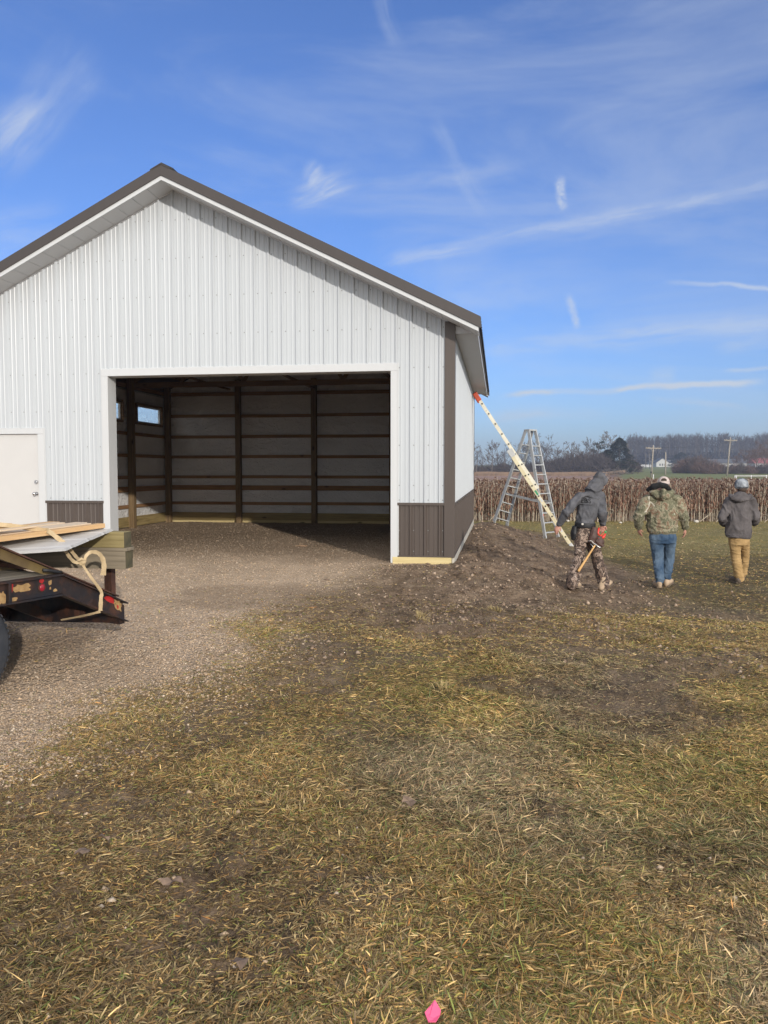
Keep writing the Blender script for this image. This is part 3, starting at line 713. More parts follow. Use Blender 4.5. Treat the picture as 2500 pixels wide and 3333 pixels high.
# ================================================================== TRAILER (local axes: s towards its tail, w away from the viewer, z up)
OT = Vector((-2.92, 5.3, 0)); TAZ = R(28)
TE = Vector((math.sin(TAZ), math.cos(TAZ), 0)); TN = Vector((-math.cos(TAZ), math.sin(TAZ), 0))
trailer = thing('flatbed_trailer', 'worn black flatbed trailer with a sloping tail, rusty steel rails and peeling reflector tape', 'trailer', OT, R(62))
def ext(mb, poly, w0, w1, mi=0): mb.prism(poly, w0, w1, mi, lambda x, y, z: (x, z, y))
S0 = -4.4
for w, sgn in ((0, 1), (2.25, -1)):
    mb = MB()
    ext(mb, [(S0, .928), (.80, .928), (.80, 1.072), (S0, 1.072)], w, w+.010*sgn)
    ext(mb, [(S0, 1.0725), (.81, 1.0725), (.81, 1.085), (S0, 1.085)], w-.035*sgn, w+.05*sgn)
    ext(mb, [(S0, .915), (.79, .915), (.79, .9275), (S0, .9275)], w-.035*sgn, w+.05*sgn)
    for s in (.335, -.6, -1.5, -2.4): mb.box(s-.012, s+.012, min(w-.033*sgn, w-.001*sgn), max(w-.033*sgn, w-.001*sgn), .928, 1.072)
    mb.build('side_rail', M['steel_dark'], trailer, .002)
    mb = MB()
    k = (.76-1.085)/(1.46-.80)
    def zz(s, o): return 1.085+k*(s-.80)+o
    ext(mb, [(.801, zz(.801, -.157)), (1.43, zz(1.43, -.157)), (1.43, zz(1.43, -.013)), (.801, zz(.801, -.013))], w+.001*sgn, w+.011*sgn)
    ext(mb, [(.811, zz(.811, -.0125)), (1.46, zz(1.46, -.0125)), (1.46, zz(1.46, 0)), (.811, zz(.811, 0))], w-.035*sgn, w+.05*sgn)
    ext(mb, [(.791, zz(.791, -.17)), (1.46, zz(1.46, -.17)), (1.46, zz(1.46, -.1575)), (.791, zz(.791, -.1575))], w-.035*sgn, w+.05*sgn)
    mb.build('tail_rail', M['steel_dark'], trailer, .002)
mb = MB()
for i in range(14):
    w = .06+i*.152; mb.box(S0, .79, w, w+.146, 1.045, 1.083+random.uniform(-.002, .002))
mb.build('deck', M['deck'], trailer)
mb = MB()
for s in (-.4, -1.2, -2.0, -2.8, -3.6, .3, .74): mb.box(s-.04, s+.04, .05, 2.2, .93, 1.04)
mb.box(S0, .6, .75, .83, .70, .90); mb.box(S0, .6, 1.42, 1.50, .70, .90)
mb.build('cross_members', M['steel_dark'], trailer)
mb = MB()
ext(mb, [(1.40, .575), (1.455, .575), (1.455, .735), (1.40, .755)], .011, 2.24)
mb.add([(1.43, .02, .585), (1.43, 2.2, .40), (1.43, 2.2, .58), (1.43, .02, .60), (1.415, .02, .585), (1.415, 2.2, .40), (1.415, 2.2, .58), (1.415, .02, .60)], [(0, 1, 2, 3), (7, 6, 5, 4), (0, 4, 5, 1), (1, 5, 6, 2), (2, 6, 7, 3), (3, 7, 4, 0)])
mb.build('rear_beam', M['steel_dark'], trailer)
mb = MB()
for i in range(5):
    s = .86+i*.13; mb.box(s, s+.05, .05, 2.2, zz(s, -.06), zz(s, -.02))
mb.beam((.8, .9, .86), (1.42, .9, .55), .05, .09); mb.beam((.8, 1.5, .86), (1.42, 1.5, .52), .05, .09)
mb.build('tail_deck', M['steel_dark'], trailer)
# folded loading ramp lying over the tail
rz_ = lambda s: 1.325-.476*(s-.35)
ramp_root = None
mb = MB()
for w in (.10, .62):
    ext(mb, [(-.05, rz_(-.05)-.10), (1.40, rz_(1.40)-.035), (1.40, rz_(1.40)), (-.05, rz_(-.05))], w, w+.008)
ramp_root = mb.build('loading_ramp', M['steel_gold'], trailer)
mb = MB()
for w in (.10, .62): ext(mb, [(-.06, rz_(-.06)), (1.44, rz_(1.44)), (1.44, rz_(1.44)+.012), (-.06, rz_(-.06)+.012)], w-.045, w+.03)
mb.build('ramp_edge', M['steel_rust'], ramp_root)
mb = MB()
for i in range(7):
    s = .02+i*.22; mb.box(s-.02, s+.02, .13, .615, rz_(s)-.045, rz_(s)-.012)
mb.build('ramp_rung', M['steel_rust'], ramp_root)
mb = MB(); mb.tube([(.67, .04, 1.128), (.72, .03, 1.118), (.80, .03, 1.098), (.84, .04, 1.092)], .013, 8); mb.build('handle', M['black'], trailer)
# wheels
def wheel(s):
    c = Vector((s, .20, .605)); Rr = .37
    prof = [(.205, -.10), (.26, -.115), (.36, -.112), (.382, -.095), (.396, -.06), (.40, 0), (.396, .06), (.382, .095), (.36, .112), (.26, .115), (.205, .10)]
    mb = MB(); n = 48; vs = []; fs = []
    for i in range(n):
        an = 2*math.pi*i/n
        for r, o in prof: vs.append(c+Vector((math.cos(an)*r, o, math.sin(an)*r)))
    k = len(prof)
    for i in range(n):
        for j in range(k-1): fs.append((i*k+j, ((i+1) % n)*k+j, ((i+1) % n)*k+j+1, i*k+j+1))
    mb.add(vs, fs, 0, True)
    for i in range(56):                                   # tread blocks
        an = 2*math.pi*i/56; u = Vector((math.cos(an), 0, math.sin(an)))
        for o in (-.065, -.02, .025, .07):
            p = c+u*.396+Vector((0, o, 0)); mb.beam(p-Vector((0, .018, 0)), p+Vector((0, .018, 0)), .026, .010, u)
    wh = MB(); wh.cyl(c+Vector((0, -.02, 0)), c+Vector((0, .02, 0)), .06, 16)
    w = wh.build('wheel', M['steel_dark'], trailer)
    mb.build('tyre', M['tyre'], w)
    pr = [(.207, -.10), (.212, -.112), (.195, -.105), (.18, -.06), (.15, -.045), (.10, -.055), (.05, -.075), (.001, -.078)]
    vs = []; fs = []; k = len(pr); m2 = MB()
    for i in range(n):
        an = 2*math.pi*i/n
        for r, o in pr: vs.append(c+Vector((math.cos(an)*r, o, math.sin(an)*r)))
    for i in range(n):
        for j in range(k-1): fs.append((i*k+j, ((i+1) % n)*k+j, ((i+1) % n)*k+j+1, i*k+j+1))
    m2.add(vs, fs, 0, True)
    for i in range(6):
        an = i*math.pi/3; p = c+Vector((math.cos(an)*.085, -.06, math.sin(an)*.085)); m2.cyl(p, p+Vector((0, -.025, 0)), .012, 6)
    m2.build('rim', M['rim'], w)
wheel(.03); wheel(-.86)
mb = MB(); mb.cyl((.03, .1, .605), (.03, 2.1, .605), .045, 12); mb.cyl((-.86, .1, .605), (-.86, 2.1, .605), .045, 12); mb.build('axle', M['steel_dark'], trailer)
def ragged(mb, s, z, ws, hs, w, n=16, seed=0, fz=None):
    rs = random.Random(seed); v = []
    for i in range(n):
        an = 2*math.pi*i/n; r = rs.uniform(.55, 1.15)
        sx = max(-1, min(1, 1.3*math.cos(an)*r)); sy = max(-1, min(1, 1.3*math.sin(an)*r)); v.append((s+sx*ws, z+sy*hs))
    f = lambda x, y, q: (x, q, y if fz is None else y+fz(x))
    mb.prism(v, w, w-.0015, 0, f)
ft = lambda x: k*(x-.80)
for q in ((.455, 1.022, .075, .030, -.0005, 22, 3), (.385, .945, .03, .014, -.0005, 12, 5), (.29, .97, .03, .05, -.0005, 14, 9), (.70, 1.03, .014, .02, -.0005, 9, 2), (.745, .965, .02, .012, -.0005, 9, 4), (.70, .985, .008, .01, -.0005, 8, 6), (1.375, 1.03, .04, .045, .0005, 15, 8, ft), (1.30, 1.035, .06, .010, .0005, 15, 18, ft)):
    mb = MB(); ragged(mb, *q); mb.build('peeling_tape', M['tape_y'], trailer)
for s, z, a_, b_, sd, f in ((.365, 1.03, .016, .034, 1, None), (.625, 1.052, .022, .022, 7, None), (1.275, 1.048, .055, .026, 12, ft), (1.37, 1.012, .010, .018, 3, ft)):
    mb = MB(); ragged(mb, s, z, a_, b_, -.002 if f is None else -.001, 9, sd, f); mb.build('reflector_tape', M['red'], trailer)
mb = MB(); mb.cyl((.625, .0, 1.0), (.625, -.006, 1.0), .033, 20)
lb = mb.build('marker_light', M['steel_rust'], trailer)
mb = MB(); mb.ellipsoid((.625, -.006, 1.0), (.024, .012, .028)); mb.build('lens', M['lamp_red'], lb)
mb = MB()
mb.box(1.69, 1.74, .42, .47, .60, 1.02); mb.box(1.735, 1.80, .50, .56, .60, 1.02); mb.box(1.38, 1.80, .43, .47, .60, .66); mb.box(1.38, 1.80, .50, .55, .60, .66)
mb.build('support_post', M['steel_rust'], trailer)
# --- load on the trailer
def board(name, mat, p, az, L, w, h, label, cat, tilt=0, group=None, end=None, bev=.004, twist=0):
    """p: right end, lower near edge; runs back from p along azimuth az+180"""
    mb = MB(); mb.box(-L, 0, 0, w, 0, h)
    if twist:
        mb.v = [(x, y, z+twist*(x/L)**2) for x, y, z in mb.v]
    o = mb.build(name, mat, None, bev); o.location = p; o.rotation_euler = (0, -tilt, math.pi/2-az)
    tag(o, label, cat, group)
    if end:
        m2 = MB(); m2.box(.0, .0015, .003, w-.003, .003, h-.003); m2.build('end_grain', end, o)
    return o
TA = math.pi/2+TH                                   # parallel to the barn front
board('timber', M['timber_g'], Vector((-2.295, 6.75, 1.214)), TA, 2.3, .14, .14, 'greenish treated timber, topmost of the cross stack at the trailer tail', 'timber', end=M['timber_end'])
board('timber', M['timber_w'], Vector((-2.285, 6.75, 1.026)), TA, 2.3, .14, .157, 'grey weathered timber, lowest of the cross stack at the trailer tail', 'timber', end=M['timber_end'])
board('plank', M['timber_w'], Vector((-2.27, 6.74, 1.184)), TA, 2.3, .15, .029, 'thin grey plank between the two stacked timbers', 'plank')
board('timber', M['timber_w'], Vector((-2.335, 6.915, 1.09)), TA, 2.3, .14, .12, 'weathered timber end sticking out behind the lower timber', 'timber', end=M['timber_end'])
for wz in (1.084,): board('timber', M['timber_w'], OT+TE*(-1.2)+TN*.1+Vector((0, 0, wz)), TA, 2.0, .14, .14, 'weathered timber under the front end of the lumber load', 'timber')
def lp(s, w, z): return OT+TE*s+TN*w+Vector((0, 0, z))
LB = [(1.57, .35, 1.385, .089, .040, 'lumber', 'orange tinted lumber board on the near edge of the trailer load', 'board'),
      (1.50, .445, 1.388, .14, .040, 'lumber_p', 'pale board lying second from the near edge of the load', 'board'),
      (1.58, .59, 1.386, .14, .040, 'lumber_p', 'pale wide board in the middle of the lumber load', 'board'),
      (1.46, .735, 1.388, .14, .040, 'lumber_p', 'pale board towards the far side of the lumber load', 'board'),
      (1.52, .88, 1.386, .14, .040, 'lumber', 'warm coloured board on the far edge of the lumber load', 'board'),
      (.92, .42, 1.4285, .089, .015, 'lumber_p', 'thin pale lath lying on top of the lumber load', 'lath'),
      (.80, .56, 1.4285, .14, .038, 'lumber', 'short orange board lying on top of the lumber pile', 'board')]
for s, w, z, bw, bh, m, lab, c in LB:
    board(name='lumber_board' if c == 'board' else 'lath', mat=M[m], p=lp(s, w, z+.0), az=TAZ+random.uniform(-.022, .022), L=3.6, w=bw, h=bh, label=lab, cat=c, tilt=R(2.4), bev=.003)
# white ribbed sheet hanging out under the lumber
A_, B_, Cc_, D_ = Vector((-2.55, 6.09, 1.275)), Vector((-2.44, 6.86, 1.375)), Vector((-5.2, 5.0, 1.35)), Vector((-4.7, 6.9, 1.38))
mb = MB(); nu, nv = 30, 36
for layer in range(3):
    vs = []; fs = []
    for i in range(nu+1):
        for j in range(nv+1):
            u = i/nu; v = j/nv
            p = (A_*(1-u)+Cc_*u)*(1-v)+(B_*(1-u)+D_*u)*v
            rib = .004 if (j % 12) in (5,) else 0
            z = p.z+rib-.030*math.sin(math.pi*min(1, u*2.2))*(1-v)+.02*(1-v)*u-layer*.006
            vs.append((p.x+layer*.012*(1-u), p.y-layer*.01, z))
    for i in range(nu):
        for j in range(nv): fs.append((i*(nv+1)+j, (i+1)*(nv+1)+j, (i+1)*(nv+1)+j+1, i*(nv+1)+j+1))
    mb.add(vs, fs, 0, False)
o = mb.build('roofing_sheets', M['sheet'], None); tag(o, 'stack of white ribbed metal sheets sagging under the lumber on the trailer', 'metal sheets')
so = o.modifiers.new('solid', 'SOLIDIFY'); so.thickness = .003
# strap
def tpl(x, y, w):
    u = x/3.402; v = 1650+y/3.402
    d = Vector(((u-1250)/F, 0, 0))+_up*((1666.5-v)/F)+_fw; c = Vector((0, 0, CAMZ)); o_ = OT+TN*w
    return c+d*((o_-c).dot(TN)/d.dot(TN))
def ribbon(mb, pts, width, thick=.003):
    k = len(pts); vs = []
    # resample smoothly
    P = []
    for i in range(k-1):
        p0 = pts[max(i-1, 0)]; p1 = pts[i]; p2 = pts[i+1]; p3 = pts[min(i+2, k-1)]
        for q in range(6):
            t = q/6; P.append(.5*((2*p1)+(-p0+p2)*t+(2*p0-5*p1+4*p2-p3)*t*t+(-p0+3*p1-3*p2+p3)*t**3))
    P.append(pts[-1]); k = len(P)
    for i, p in enumerate(P):
        t = (P[min(i+1, k-1)]-P[max(i-1, 0)]).normalized(); nn = Vector((.35, -.93, .15)); nn = (nn-t*nn.dot(t)).normalized(); sd = t.cross(nn)
        w = width if isinstance(width, (int, float)) else width[0]+(width[1]-width[0])*i/(k-1)
        w *= 1+.10*math.sin(i*1.3)
        sd = (sd+nn*.35*math.sin(i*.37)).normalized()
        for a, b in ((-1, -1), (1, -1), (1, 1), (-1, 1)): vs.append(p+sd*(a*w/2)+nn*(b*thick/2))
    fs = [(i*4+j, i*4+(j+1) % 4, (i+1)*4+(j+1) % 4, (i+1)*4+j) for i in range(k-1) for j in range(4)]+[(3, 2, 1, 0), ((k-1)*4, (k-1)*4+1, (k-1)*4+2, (k-1)*4+3)]
    mb.add(vs, fs, 0, False)
mb = MB()
ribbon(mb, [lp(.18, .95, 1.452), lp(.55, .6, 1.478), tpl(430, 248, .42), tpl(540, 272, .335), tpl(620, 330, .30), tpl(705, 395, .25)], .037)
ribbon(mb, [tpl(700, 388, .25), tpl(725, 480, .18), tpl(775, 560, .10), tpl(830, 612, .03), tpl(890, 612, .0)], [.030, .024])
ribbon(mb, [tpl(715, 392, .25), tpl(785, 480, .16), tpl(850, 560, .06), tpl(900, 600, .0)], [.030, .024])
mb.ellipsoid(tpl(905, 610, .0), (.035, .02, .026)); mb.tube([tpl(860, 600, 0), tpl(900, 575, -.02), tpl(945, 600, -.02), tpl(930, 645, -.01), tpl(880, 635, 0)], [.009, .013, .011, .010, .008], 8)
ribbon(mb, [tpl(915, 640, -.01), tpl(1000, 770, -.035), tpl(1118, 932, -.045), tpl(1118, 1010, -.047), tpl(1112, 1150, -.047)], [.017, .034])
ribbon(mb, [tpl(1112, 1158, -.045), tpl(1000, 1188, .05), tpl(860, 1218, .25), tpl(675, 1252, .5)], [.022, .014])
ribbon(mb, [tpl(935, 600, -.02), tpl(955, 540, -.03), tpl(1010, 500, -.04), tpl(1080, 508, -.05), tpl(1130, 560, -.05), tpl(1152, 650, -.05), tpl(1142, 757, -.045)], [.022, .042])
tag(mb.build('tie_down_strap', M['strap'], None), 'frayed tan webbing strap knotted over the lumber and tied to the trailer tail', 'strap')

# ================================================================== LADDERS
lft_ = BW(2.55, 7.86, 0); lft_.z = G(lft_.x, lft_.y)-.01; tp_ = BW(.075, 7.86, 3.74)
elad = thing('extension_ladder', 'cream fibreglass extension ladder leaning on the barn wall with orange padded tips', 'ladder', lft_)
ax = (tp_-lft_); LL = ax.length; ax.normalize(); ou = DV.cross(ax).normalized()
if ou.x < 0: ou = -ou
def elem(t, o, s): return ax*t+ou*o+DV*s
def ladder_section(name, t0, t1, o, hw, mat, rungs, off):
    sec = bpy.data.objects.new(name, None); COL.objects.link(sec); sec.parent = elad
    for s in (-hw, hw):
        mb = MB(); sg = 1 if s > 0 else -1
        mb.beam(elem(t0, o, s), elem(t1, o, s), .006, .078, ou)
        mb.beam(elem(t0, o-.036, s-sg*.012), elem(t1, o-.036, s-sg*.012), .026, .006, ou); mb.beam(elem(t0, o+.036, s-sg*.012), elem(t1, o+.036, s-sg*.012), .026, .006, ou)
        rail = mb.build('rail', mat, sec)
        m2 = MB(); t = off
        while t < t1-.05:
            if t > t0+.03: m2.cyl(elem(t, o, s-sg*.001), elem(t, o, s+sg*.012), .021, 10)
            t += .305
        m2.build('rung_plate', M['black'], rail)
    t = off
    while t < t1-.05:
        if t > t0+.03:
            m2 = MB(); m2.cyl(elem(t, o, -hw+.004), elem(t, o, hw-.004), .016, 10); m2.build('rung', M['alu'], sec)
        t += .305
    return sec
ladder_section('base_section', 0, LL*.63, 0, .225, M['fibre'], 10, .30)
fly = ladder_section('fly_section', LL*.375, LL*.985, .085, .20, M['fibre_w'], 9, LL*.375+.12)
for s in (-.2, .2):
    mb = MB(); mb.beam(elem(LL*.965, .075, s), elem(LL*1.02, .075, s), .07, .12, ou); mb.build('padded_tip', M['orange'], fly, .02)
for s in (-.225, .225):
    mb = MB(); mb.beam(elem(-.03, -.0, s), elem(.10, 0, s), .05, .085, ou); mb.build('foot', M['alu'], elad, .01)
mb = MB(); mb.beam(elem(LL*.345, 0, -.2305), elem(LL*.375, 0, -.2305), .003, .05, ou); mb.build('sticker', M['green'], elad)
mb = MB(); mb.beam(elem(LL*.60, 0.02, -.24), elem(LL*.645, .02, -.24), .02, .13, ou); mb.beam(elem(LL*.60, .02, .24), elem(LL*.645, .02, .24), .02, .13, ou); mb.build('guide_bracket', M['alu'], elad)
for k_, t_ in enumerate((.10, .30, .335)):
    mb = MB(); mb.beam(elem(LL*t_, 0, -.2302), elem(LL*(t_+.025), 0, -.2302), .002, .045, ou); mb.build('warning_label', M['white_trim'], elad)

sl_ = thing('step_ladder', 'tall double sided aluminium step ladder standing on the grass beyond the dirt bank', 'step ladder', (4.0, 21.7, 0))
WV = Vector((.76, .65, 0)); SV = Vector((.65, -.76, 0)); O_ = Vector((4.0, 21.7, 0)); TOP = Vector((4.12, 21.7, 3.0))-O_
feet = {}
for sd, cx, cy in ((-1, 3.4, 22.4), (1, 4.6, 21.0)):
    tops = []; fe = []
    for ww in (-1, 1):
        f = Vector((cx, cy, 0))+WV*(ww*.285); f.z = G(f.x, f.y)-.01; f -= O_
        t = TOP+SV*(sd*.055)+WV*(ww*.15); tops.append(t); fe.append(f)
        mb = MB(); mb.beam(f, t, .032, .085, SV); mb.beam(f+Vector((0, 0, -.005)), f+(t-f).normalized()*.09, .042, .098, SV, 0)
        mb.build('rail', M['alu'], sl_)
    for i in range(1, 11):
        q = i/11*.98-.035
        if q < .02: q = .06
        a = fe[0].lerp(tops[0], q); b = fe[1].lerp(tops[1], q); z = max(a.z, b.z) if i == 1 else (a.z+b.z)/2
        mb = MB(); mb.beam(a, b, .082, .026, (0, 0, 1)); mb.build('step', M['alu'], sl_)
    for q0, q1 in ((.06, .012), (.15, .10), (.24, .19), (.33, .29)):
        for A0, A1, B0_ in ((fe[0], tops[0], 0), (fe[1], tops[1], 1)):
            other = fe[1-B0_].lerp(tops[1-B0_], q0); a = A0.lerp(A1, q1); b = A0.lerp(A1, q0).lerp(other, .22)
            mb = MB(); mb.beam(a, b, .016, .008, SV); mb.build('brace', M['alu'], sl_)
    feet[sd] = (fe, tops)
for ww in (0, 1):
    a = feet[-1][0][ww].lerp(feet[-1][1][ww], .335); b = feet[1][0][ww].lerp(feet[1][1][ww], .335); m_ = (a+b)/2-Vector((0, 0, .03))
    mb = MB(); mb.beam(a, m_, .01, .035); mb.beam(m_, b, .01, .035); mb.build('spreader', M['alu'], sl_)
mb = MB(); mb.beam(TOP+WV*-.17+Vector((0, 0, .02)), TOP+WV*.17+Vector((0, 0, .02)), .20, .045); mb.build('top_cap', M['alu'], sl_, .006)

# ================================================================== DRIED CROP
def stalk_mesh(rs, h, heads=True):
    """returns builder for stem/leaves and head builder, local"""
    st = MB(); hd = MB()
    lx, ly = rs.uniform(-.14, .14)*h, rs.uniform(-.14, .14)*h; pts = []
    for i in range(5):
        t = i/4; pts.append(Vector((lx*t*t+rs.uniform(-.008, .008), ly*t*t+rs.uniform(-.008, .008), h*t)))
    top = pts[-1]; an = rs.uniform(0, 6.28); dr = Vector((math.cos(an), math.sin(an), 0))
    st.tube(pts, [.0105, .0098, .0088, .0075, .006], 5, 0, False)
    st.tube([top, top+dr*.05+Vector((0, 0, .03)), top+dr*.10+Vector((0, 0, .01)), top+dr*.125+Vector((0, 0, -.03))], [.008, .008, .007, .006], 4, 2, False)
    # withered leaves
    for i in range(rs.randint(14, 20)):
        t = rs.uniform(.42, .98) if rs.random() < .85 else rs.uniform(.15, .5); k = min(int(t*4), 3); p = pts[k].lerp(pts[k+1], t*4-k)
        a2 = rs.uniform(0, 6.28); d2 = Vector((math.cos(a2), math.sin(a2), 0)); L = rs.uniform(.06, .17); w = rs.uniform(.012, .034); sd = Vector((-d2.y, d2.x, 0))
        q0 = p; q1 = p+d2*(.35*L)+Vector((0, 0, .02)); q2 = p+d2*(.5*L)+Vector((0, 0, -.45*L)); q3 = p+d2*(.42*L)+Vector((0, 0, -L))
        st.add([q0, q1+sd*w*.5, q1-sd*w*.5, q2+sd*w*rs.uniform(.4, 1)+d2*.02, q2-sd*w*rs.uniform(.4, 1), q3], [(0, 1, 2), (1, 3, 4, 2), (3, 5, 4)], 1)
    c = top+dr*.13+Vector((0, 0, -.05)); nrm = (dr*.5+Vector((0, 0, -.85))).normalized(); r = rs.uniform(.034, .056)
    e1 = nrm.cross(Vector((0, 0, 1))).normalized(); e2 = nrm.cross(e1); vs = [c-nrm*.03]
    for ring, (rr, oo) in enumerate(((.6, -.022), (1, 0), (.8, .02))):
        for j in range(8):
            a3 = j*math.pi/4; q = rr*r*rs.uniform(.85, 1.15); vs.append(c+e1*(math.cos(a3)*q)+e2*(math.sin(a3)*q)+nrm*oo)
    vs.append(c+nrm*.024)
    fs = [(0, 1+j, 1+(j+1) % 8) for j in range(8)]
    for ring in range(2): fs += [(1+ring*8+j, 9+ring*8+j, 9+ring*8+(j+1) % 8, 1+ring*8+(j+1) % 8) for j in range(8)]
    fs += [(25, 17+(j+1) % 8, 17+j) for j in range(8)]
    hd.add(vs, fs, 0)
    for j in range(7):
        a3 = rs.uniform(0, 6.28); b = c+e1*(math.cos(a3)*r)+e2*(math.sin(a3)*r); u = (b-c).normalized(); t_ = u.cross(nrm)*.014
        hd.add([b+t_, b-t_, b+u*.045-nrm*rs.uniform(-.03, .03)], [(0, 1, 2)], 0)
    return st, hd
M['stem'] = mk('dry_stem', (.40, .335, .25), (.56, .49, .38), scale=12, rough=.8, stretch=(1, 1, .3))
M['stem_top'] = mk('brown_stem', (.16, .10, .065), (.22, .15, .10), rough=.85)
M['leaf_dry'] = mk('withered_leaf', (.150, .078, .052), (.25, .140, .095), scale=9, rough=.9)
M['leaf_dry2'] = mk('withered_leaf_pale', (.22, .13, .088), (.32, .195, .135), scale=9, rough=.9)
M['head_dry'] = mk('seed_head', (.085, .048, .034), (.18, .105, .072), scale=18, rough=.95)
rs = random.Random(3); protos = []
for i in range(24):
    st, hd = stalk_mesh(rs, rs.uniform(1.12, 1.46)); protos.append((st, hd))
crop_pts = []
r2 = random.Random(12)
yy = 28.35; row = 0
while yy < 40:
    xx = -1.0 if yy > 30 else 2.5
    while xx < yy*.62:
        crop_pts.append((xx+r2.uniform(-.06, .06), yy+r2.uniform(-.22, .22)+.25*math.sin(xx*.7)*(1 if row else .35), row)); xx += r2.uniform(.05, .12)*(1 if row < 6 else 1.3)
    yy += .42; row += 1
crop_pts.sort(key=lambda p: p[1])
front_pts = [p for p in crop_pts if p[0] > .108*p[1] and p[0] < .53*p[1]][:300]; fs_ = set(front_pts)
roots = []
for i, (st, hd) in enumerate(protos):
    o = st.build('crop_stalk', [M['stem'], M['leaf_dry'] if i % 3 else M['leaf_dry2'], M['stem_top']]); h = hd.build('seed_head', M['head_dry'], o)
    tag(o, 'dried crop stalk with pale stem and drooping brown seed head', 'crop stalk', 'dried stalks at the front of the field'); roots.append(o)
for i, (x, y, r_) in enumerate(front_pts):
    p = (x, y, G(x, y)-.02); k_ = i % 24
    if i < 24: o = roots[i]; o.location = p; o.rotation_euler = (0, 0, r2.uniform(0, 6.28))
    else: o = dup(roots[k_], p, r2.uniform(0, 6.28), r2.uniform(.92, 1.08))
bV = []; bF = []; bM = []; off = 0
PN = []
for st, hd in protos:
    v = np.array(st.v+hd.v); f = list(st.f)+[tuple(i+len(st.v) for i in q) for q in hd.f]; m = list(st.m)+[3]*len(hd.f); PN.append((v, f, m))
verts = []; faces = []; mids = []; off = 0
rest = [p for p in crop_pts if p not in fs_]
for (x, y, r_) in rest:
    v, f, m = PN[r2.randrange(24)]; a = r2.uniform(0, 6.28); s = r2.uniform(.92, 1.1); ca_, sa_ = math.cos(a)*s, math.sin(a)*s
    q = np.stack([v[:, 0]*ca_-v[:, 1]*sa_+x, v[:, 0]*sa_+v[:, 1]*ca_+y, v[:, 2]*s-.02], -1)
    verts.append(q); faces += [tuple(i+off for i in t) for t in f]; mids += m; off += len(v)
vv = np.concatenate(verts); vv[:, 2] += np.repeat(height(np.array([p[0] for p in rest]), np.array([p[1] for p in rest])), [len(x) for x in verts])
me = bpy.data.meshes.new('crop_field'); me.from_pydata(vv.tolist(), [], faces)
for m in (M['stem'], M['leaf_dry'], M['stem_top'], M['head_dry']): me.materials.append(m)
me.polygons.foreach_set('material_index', mids); o = bpy.data.objects.new('crop_field', me); COL.objects.link(o)
tag(o, 'dense field of dried brown crop stalks behind the yard', 'crop field', kind='stuff')
print('crop', len(crop_pts), len(faces))
# fallen stalks at the field edge
for i in range(16):
    x = r2.uniform(3.4, 14.2); y = 28.0+r2.uniform(0, .3); L = r2.uniform(.6, 1.1); a = r2.uniform(.35, .9)*(1 if r2.random() < .5 else -1); z = G(x, y)
    mb = MB(); mb.tube([(0, 0, 0), (L*.5*math.cos(a), .15, abs(L*.5*math.sin(a))), (L*math.cos(a)*(1 if a > 0 else -1), .35, abs(L*math.sin(a)))], [.014, .012, .008], 5)
    o = mb.build('fallen_stalk', M['stem']); o.location = (x, y, z); tag(o, 'bent pale stalk leaning at the edge of the crop field', 'crop stalk', 'bent stalks along the field edge')

# ================================================================== TREES
def branch_tree(rs, h, spread, levels, trunk_r, first=.28, twig=.03, kids=(3, 5), fork=False):
    tr = MB(); cr = MB()
    def grow(p, d, L, r, lev):
        n = 4 if lev < 2 else 3; pts = [p]; dd = d.copy()
        for i in range(n):
            dd = (dd+Vector((rs.uniform(-1, 1), rs.uniform(-1, 1), rs.uniform(-.5, .8)))*(.16 if lev else .06)).normalized(); pts.append(pts[-1]+dd*(L/n))
        rad = [max(r*(1-.55*i/n), twig) for i in range(n+1)]
        mb = tr if lev == 0 else cr
        if lev >= levels-1 and lev > 0: mb.tube(pts, rad, 3, 0, False, False)
        else: mb.tube(pts, rad, 5 if lev < 2 else 4, 0, False, True)
        if lev >= levels: return
        k = rs.randint(*kids)+(3 if lev == 0 else 0)
        for i in range(k):
            t = rs.uniform(first if lev == 0 else .25, 1.0); q = min(int(t*n), n-1); b = pts[q].lerp(pts[q+1], t*n-q)
            a = rs.uniform(0, 6.28); el = rs.uniform(.25, .95) if lev == 0 else rs.uniform(-.05, .9)
            nd = (Vector((math.cos(a)*math.cos(el), math.sin(a)*math.cos(el), math.sin(el)))*spread+dd*(.75 if lev else .35)).normalized()
            grow(b, nd, L*rs.uniform(.52, .80)*(1-.25*t), max(r*(1-.55*t)*rs.uniform(.45, .7), twig), lev+1)
        grow(pts[-1], (dd+Vector((rs.uniform(-.3, .3), rs.uniform(-.3, .3), 0))).normalized(), L*.45, max(r*.42, twig), lev+1)
    grow(Vector((0, 0, -.3)), Vector((0, 0, 1)), h*.55, trunk_r, 0)
    return tr, cr
M['bark'] = mk('grey_bark', (.13, .11, .095), (.19, .165, .14), scale=3, rough=.9)
M['twig'] = mk('twig_bark', (.085, .070, .064), (.125, .105, .095), scale=2, rough=.9)
M['bark_p'] = mk('pale_bark', (.13, .11, .092), (.18, .155, .13), scale=3, rough=.9)
M['cedar'] = attrmat('cedar_foliage', .85, .15, var=.3, vs=3)
M['brush'] = mk('brush_twigs', (.070, .055, .052), (.115, .092, .082), scale=1.2, rough=.95)
M['brush_r'] = mk('reddish_brush', (.115, .072, .058), (.16, .105, .085), scale=1.2, rough=.95)
M['dryg'] = mk('tall_dry_grass', (.30, .20, .13), (.22, .15, .10), scale=.6, rough=.9)
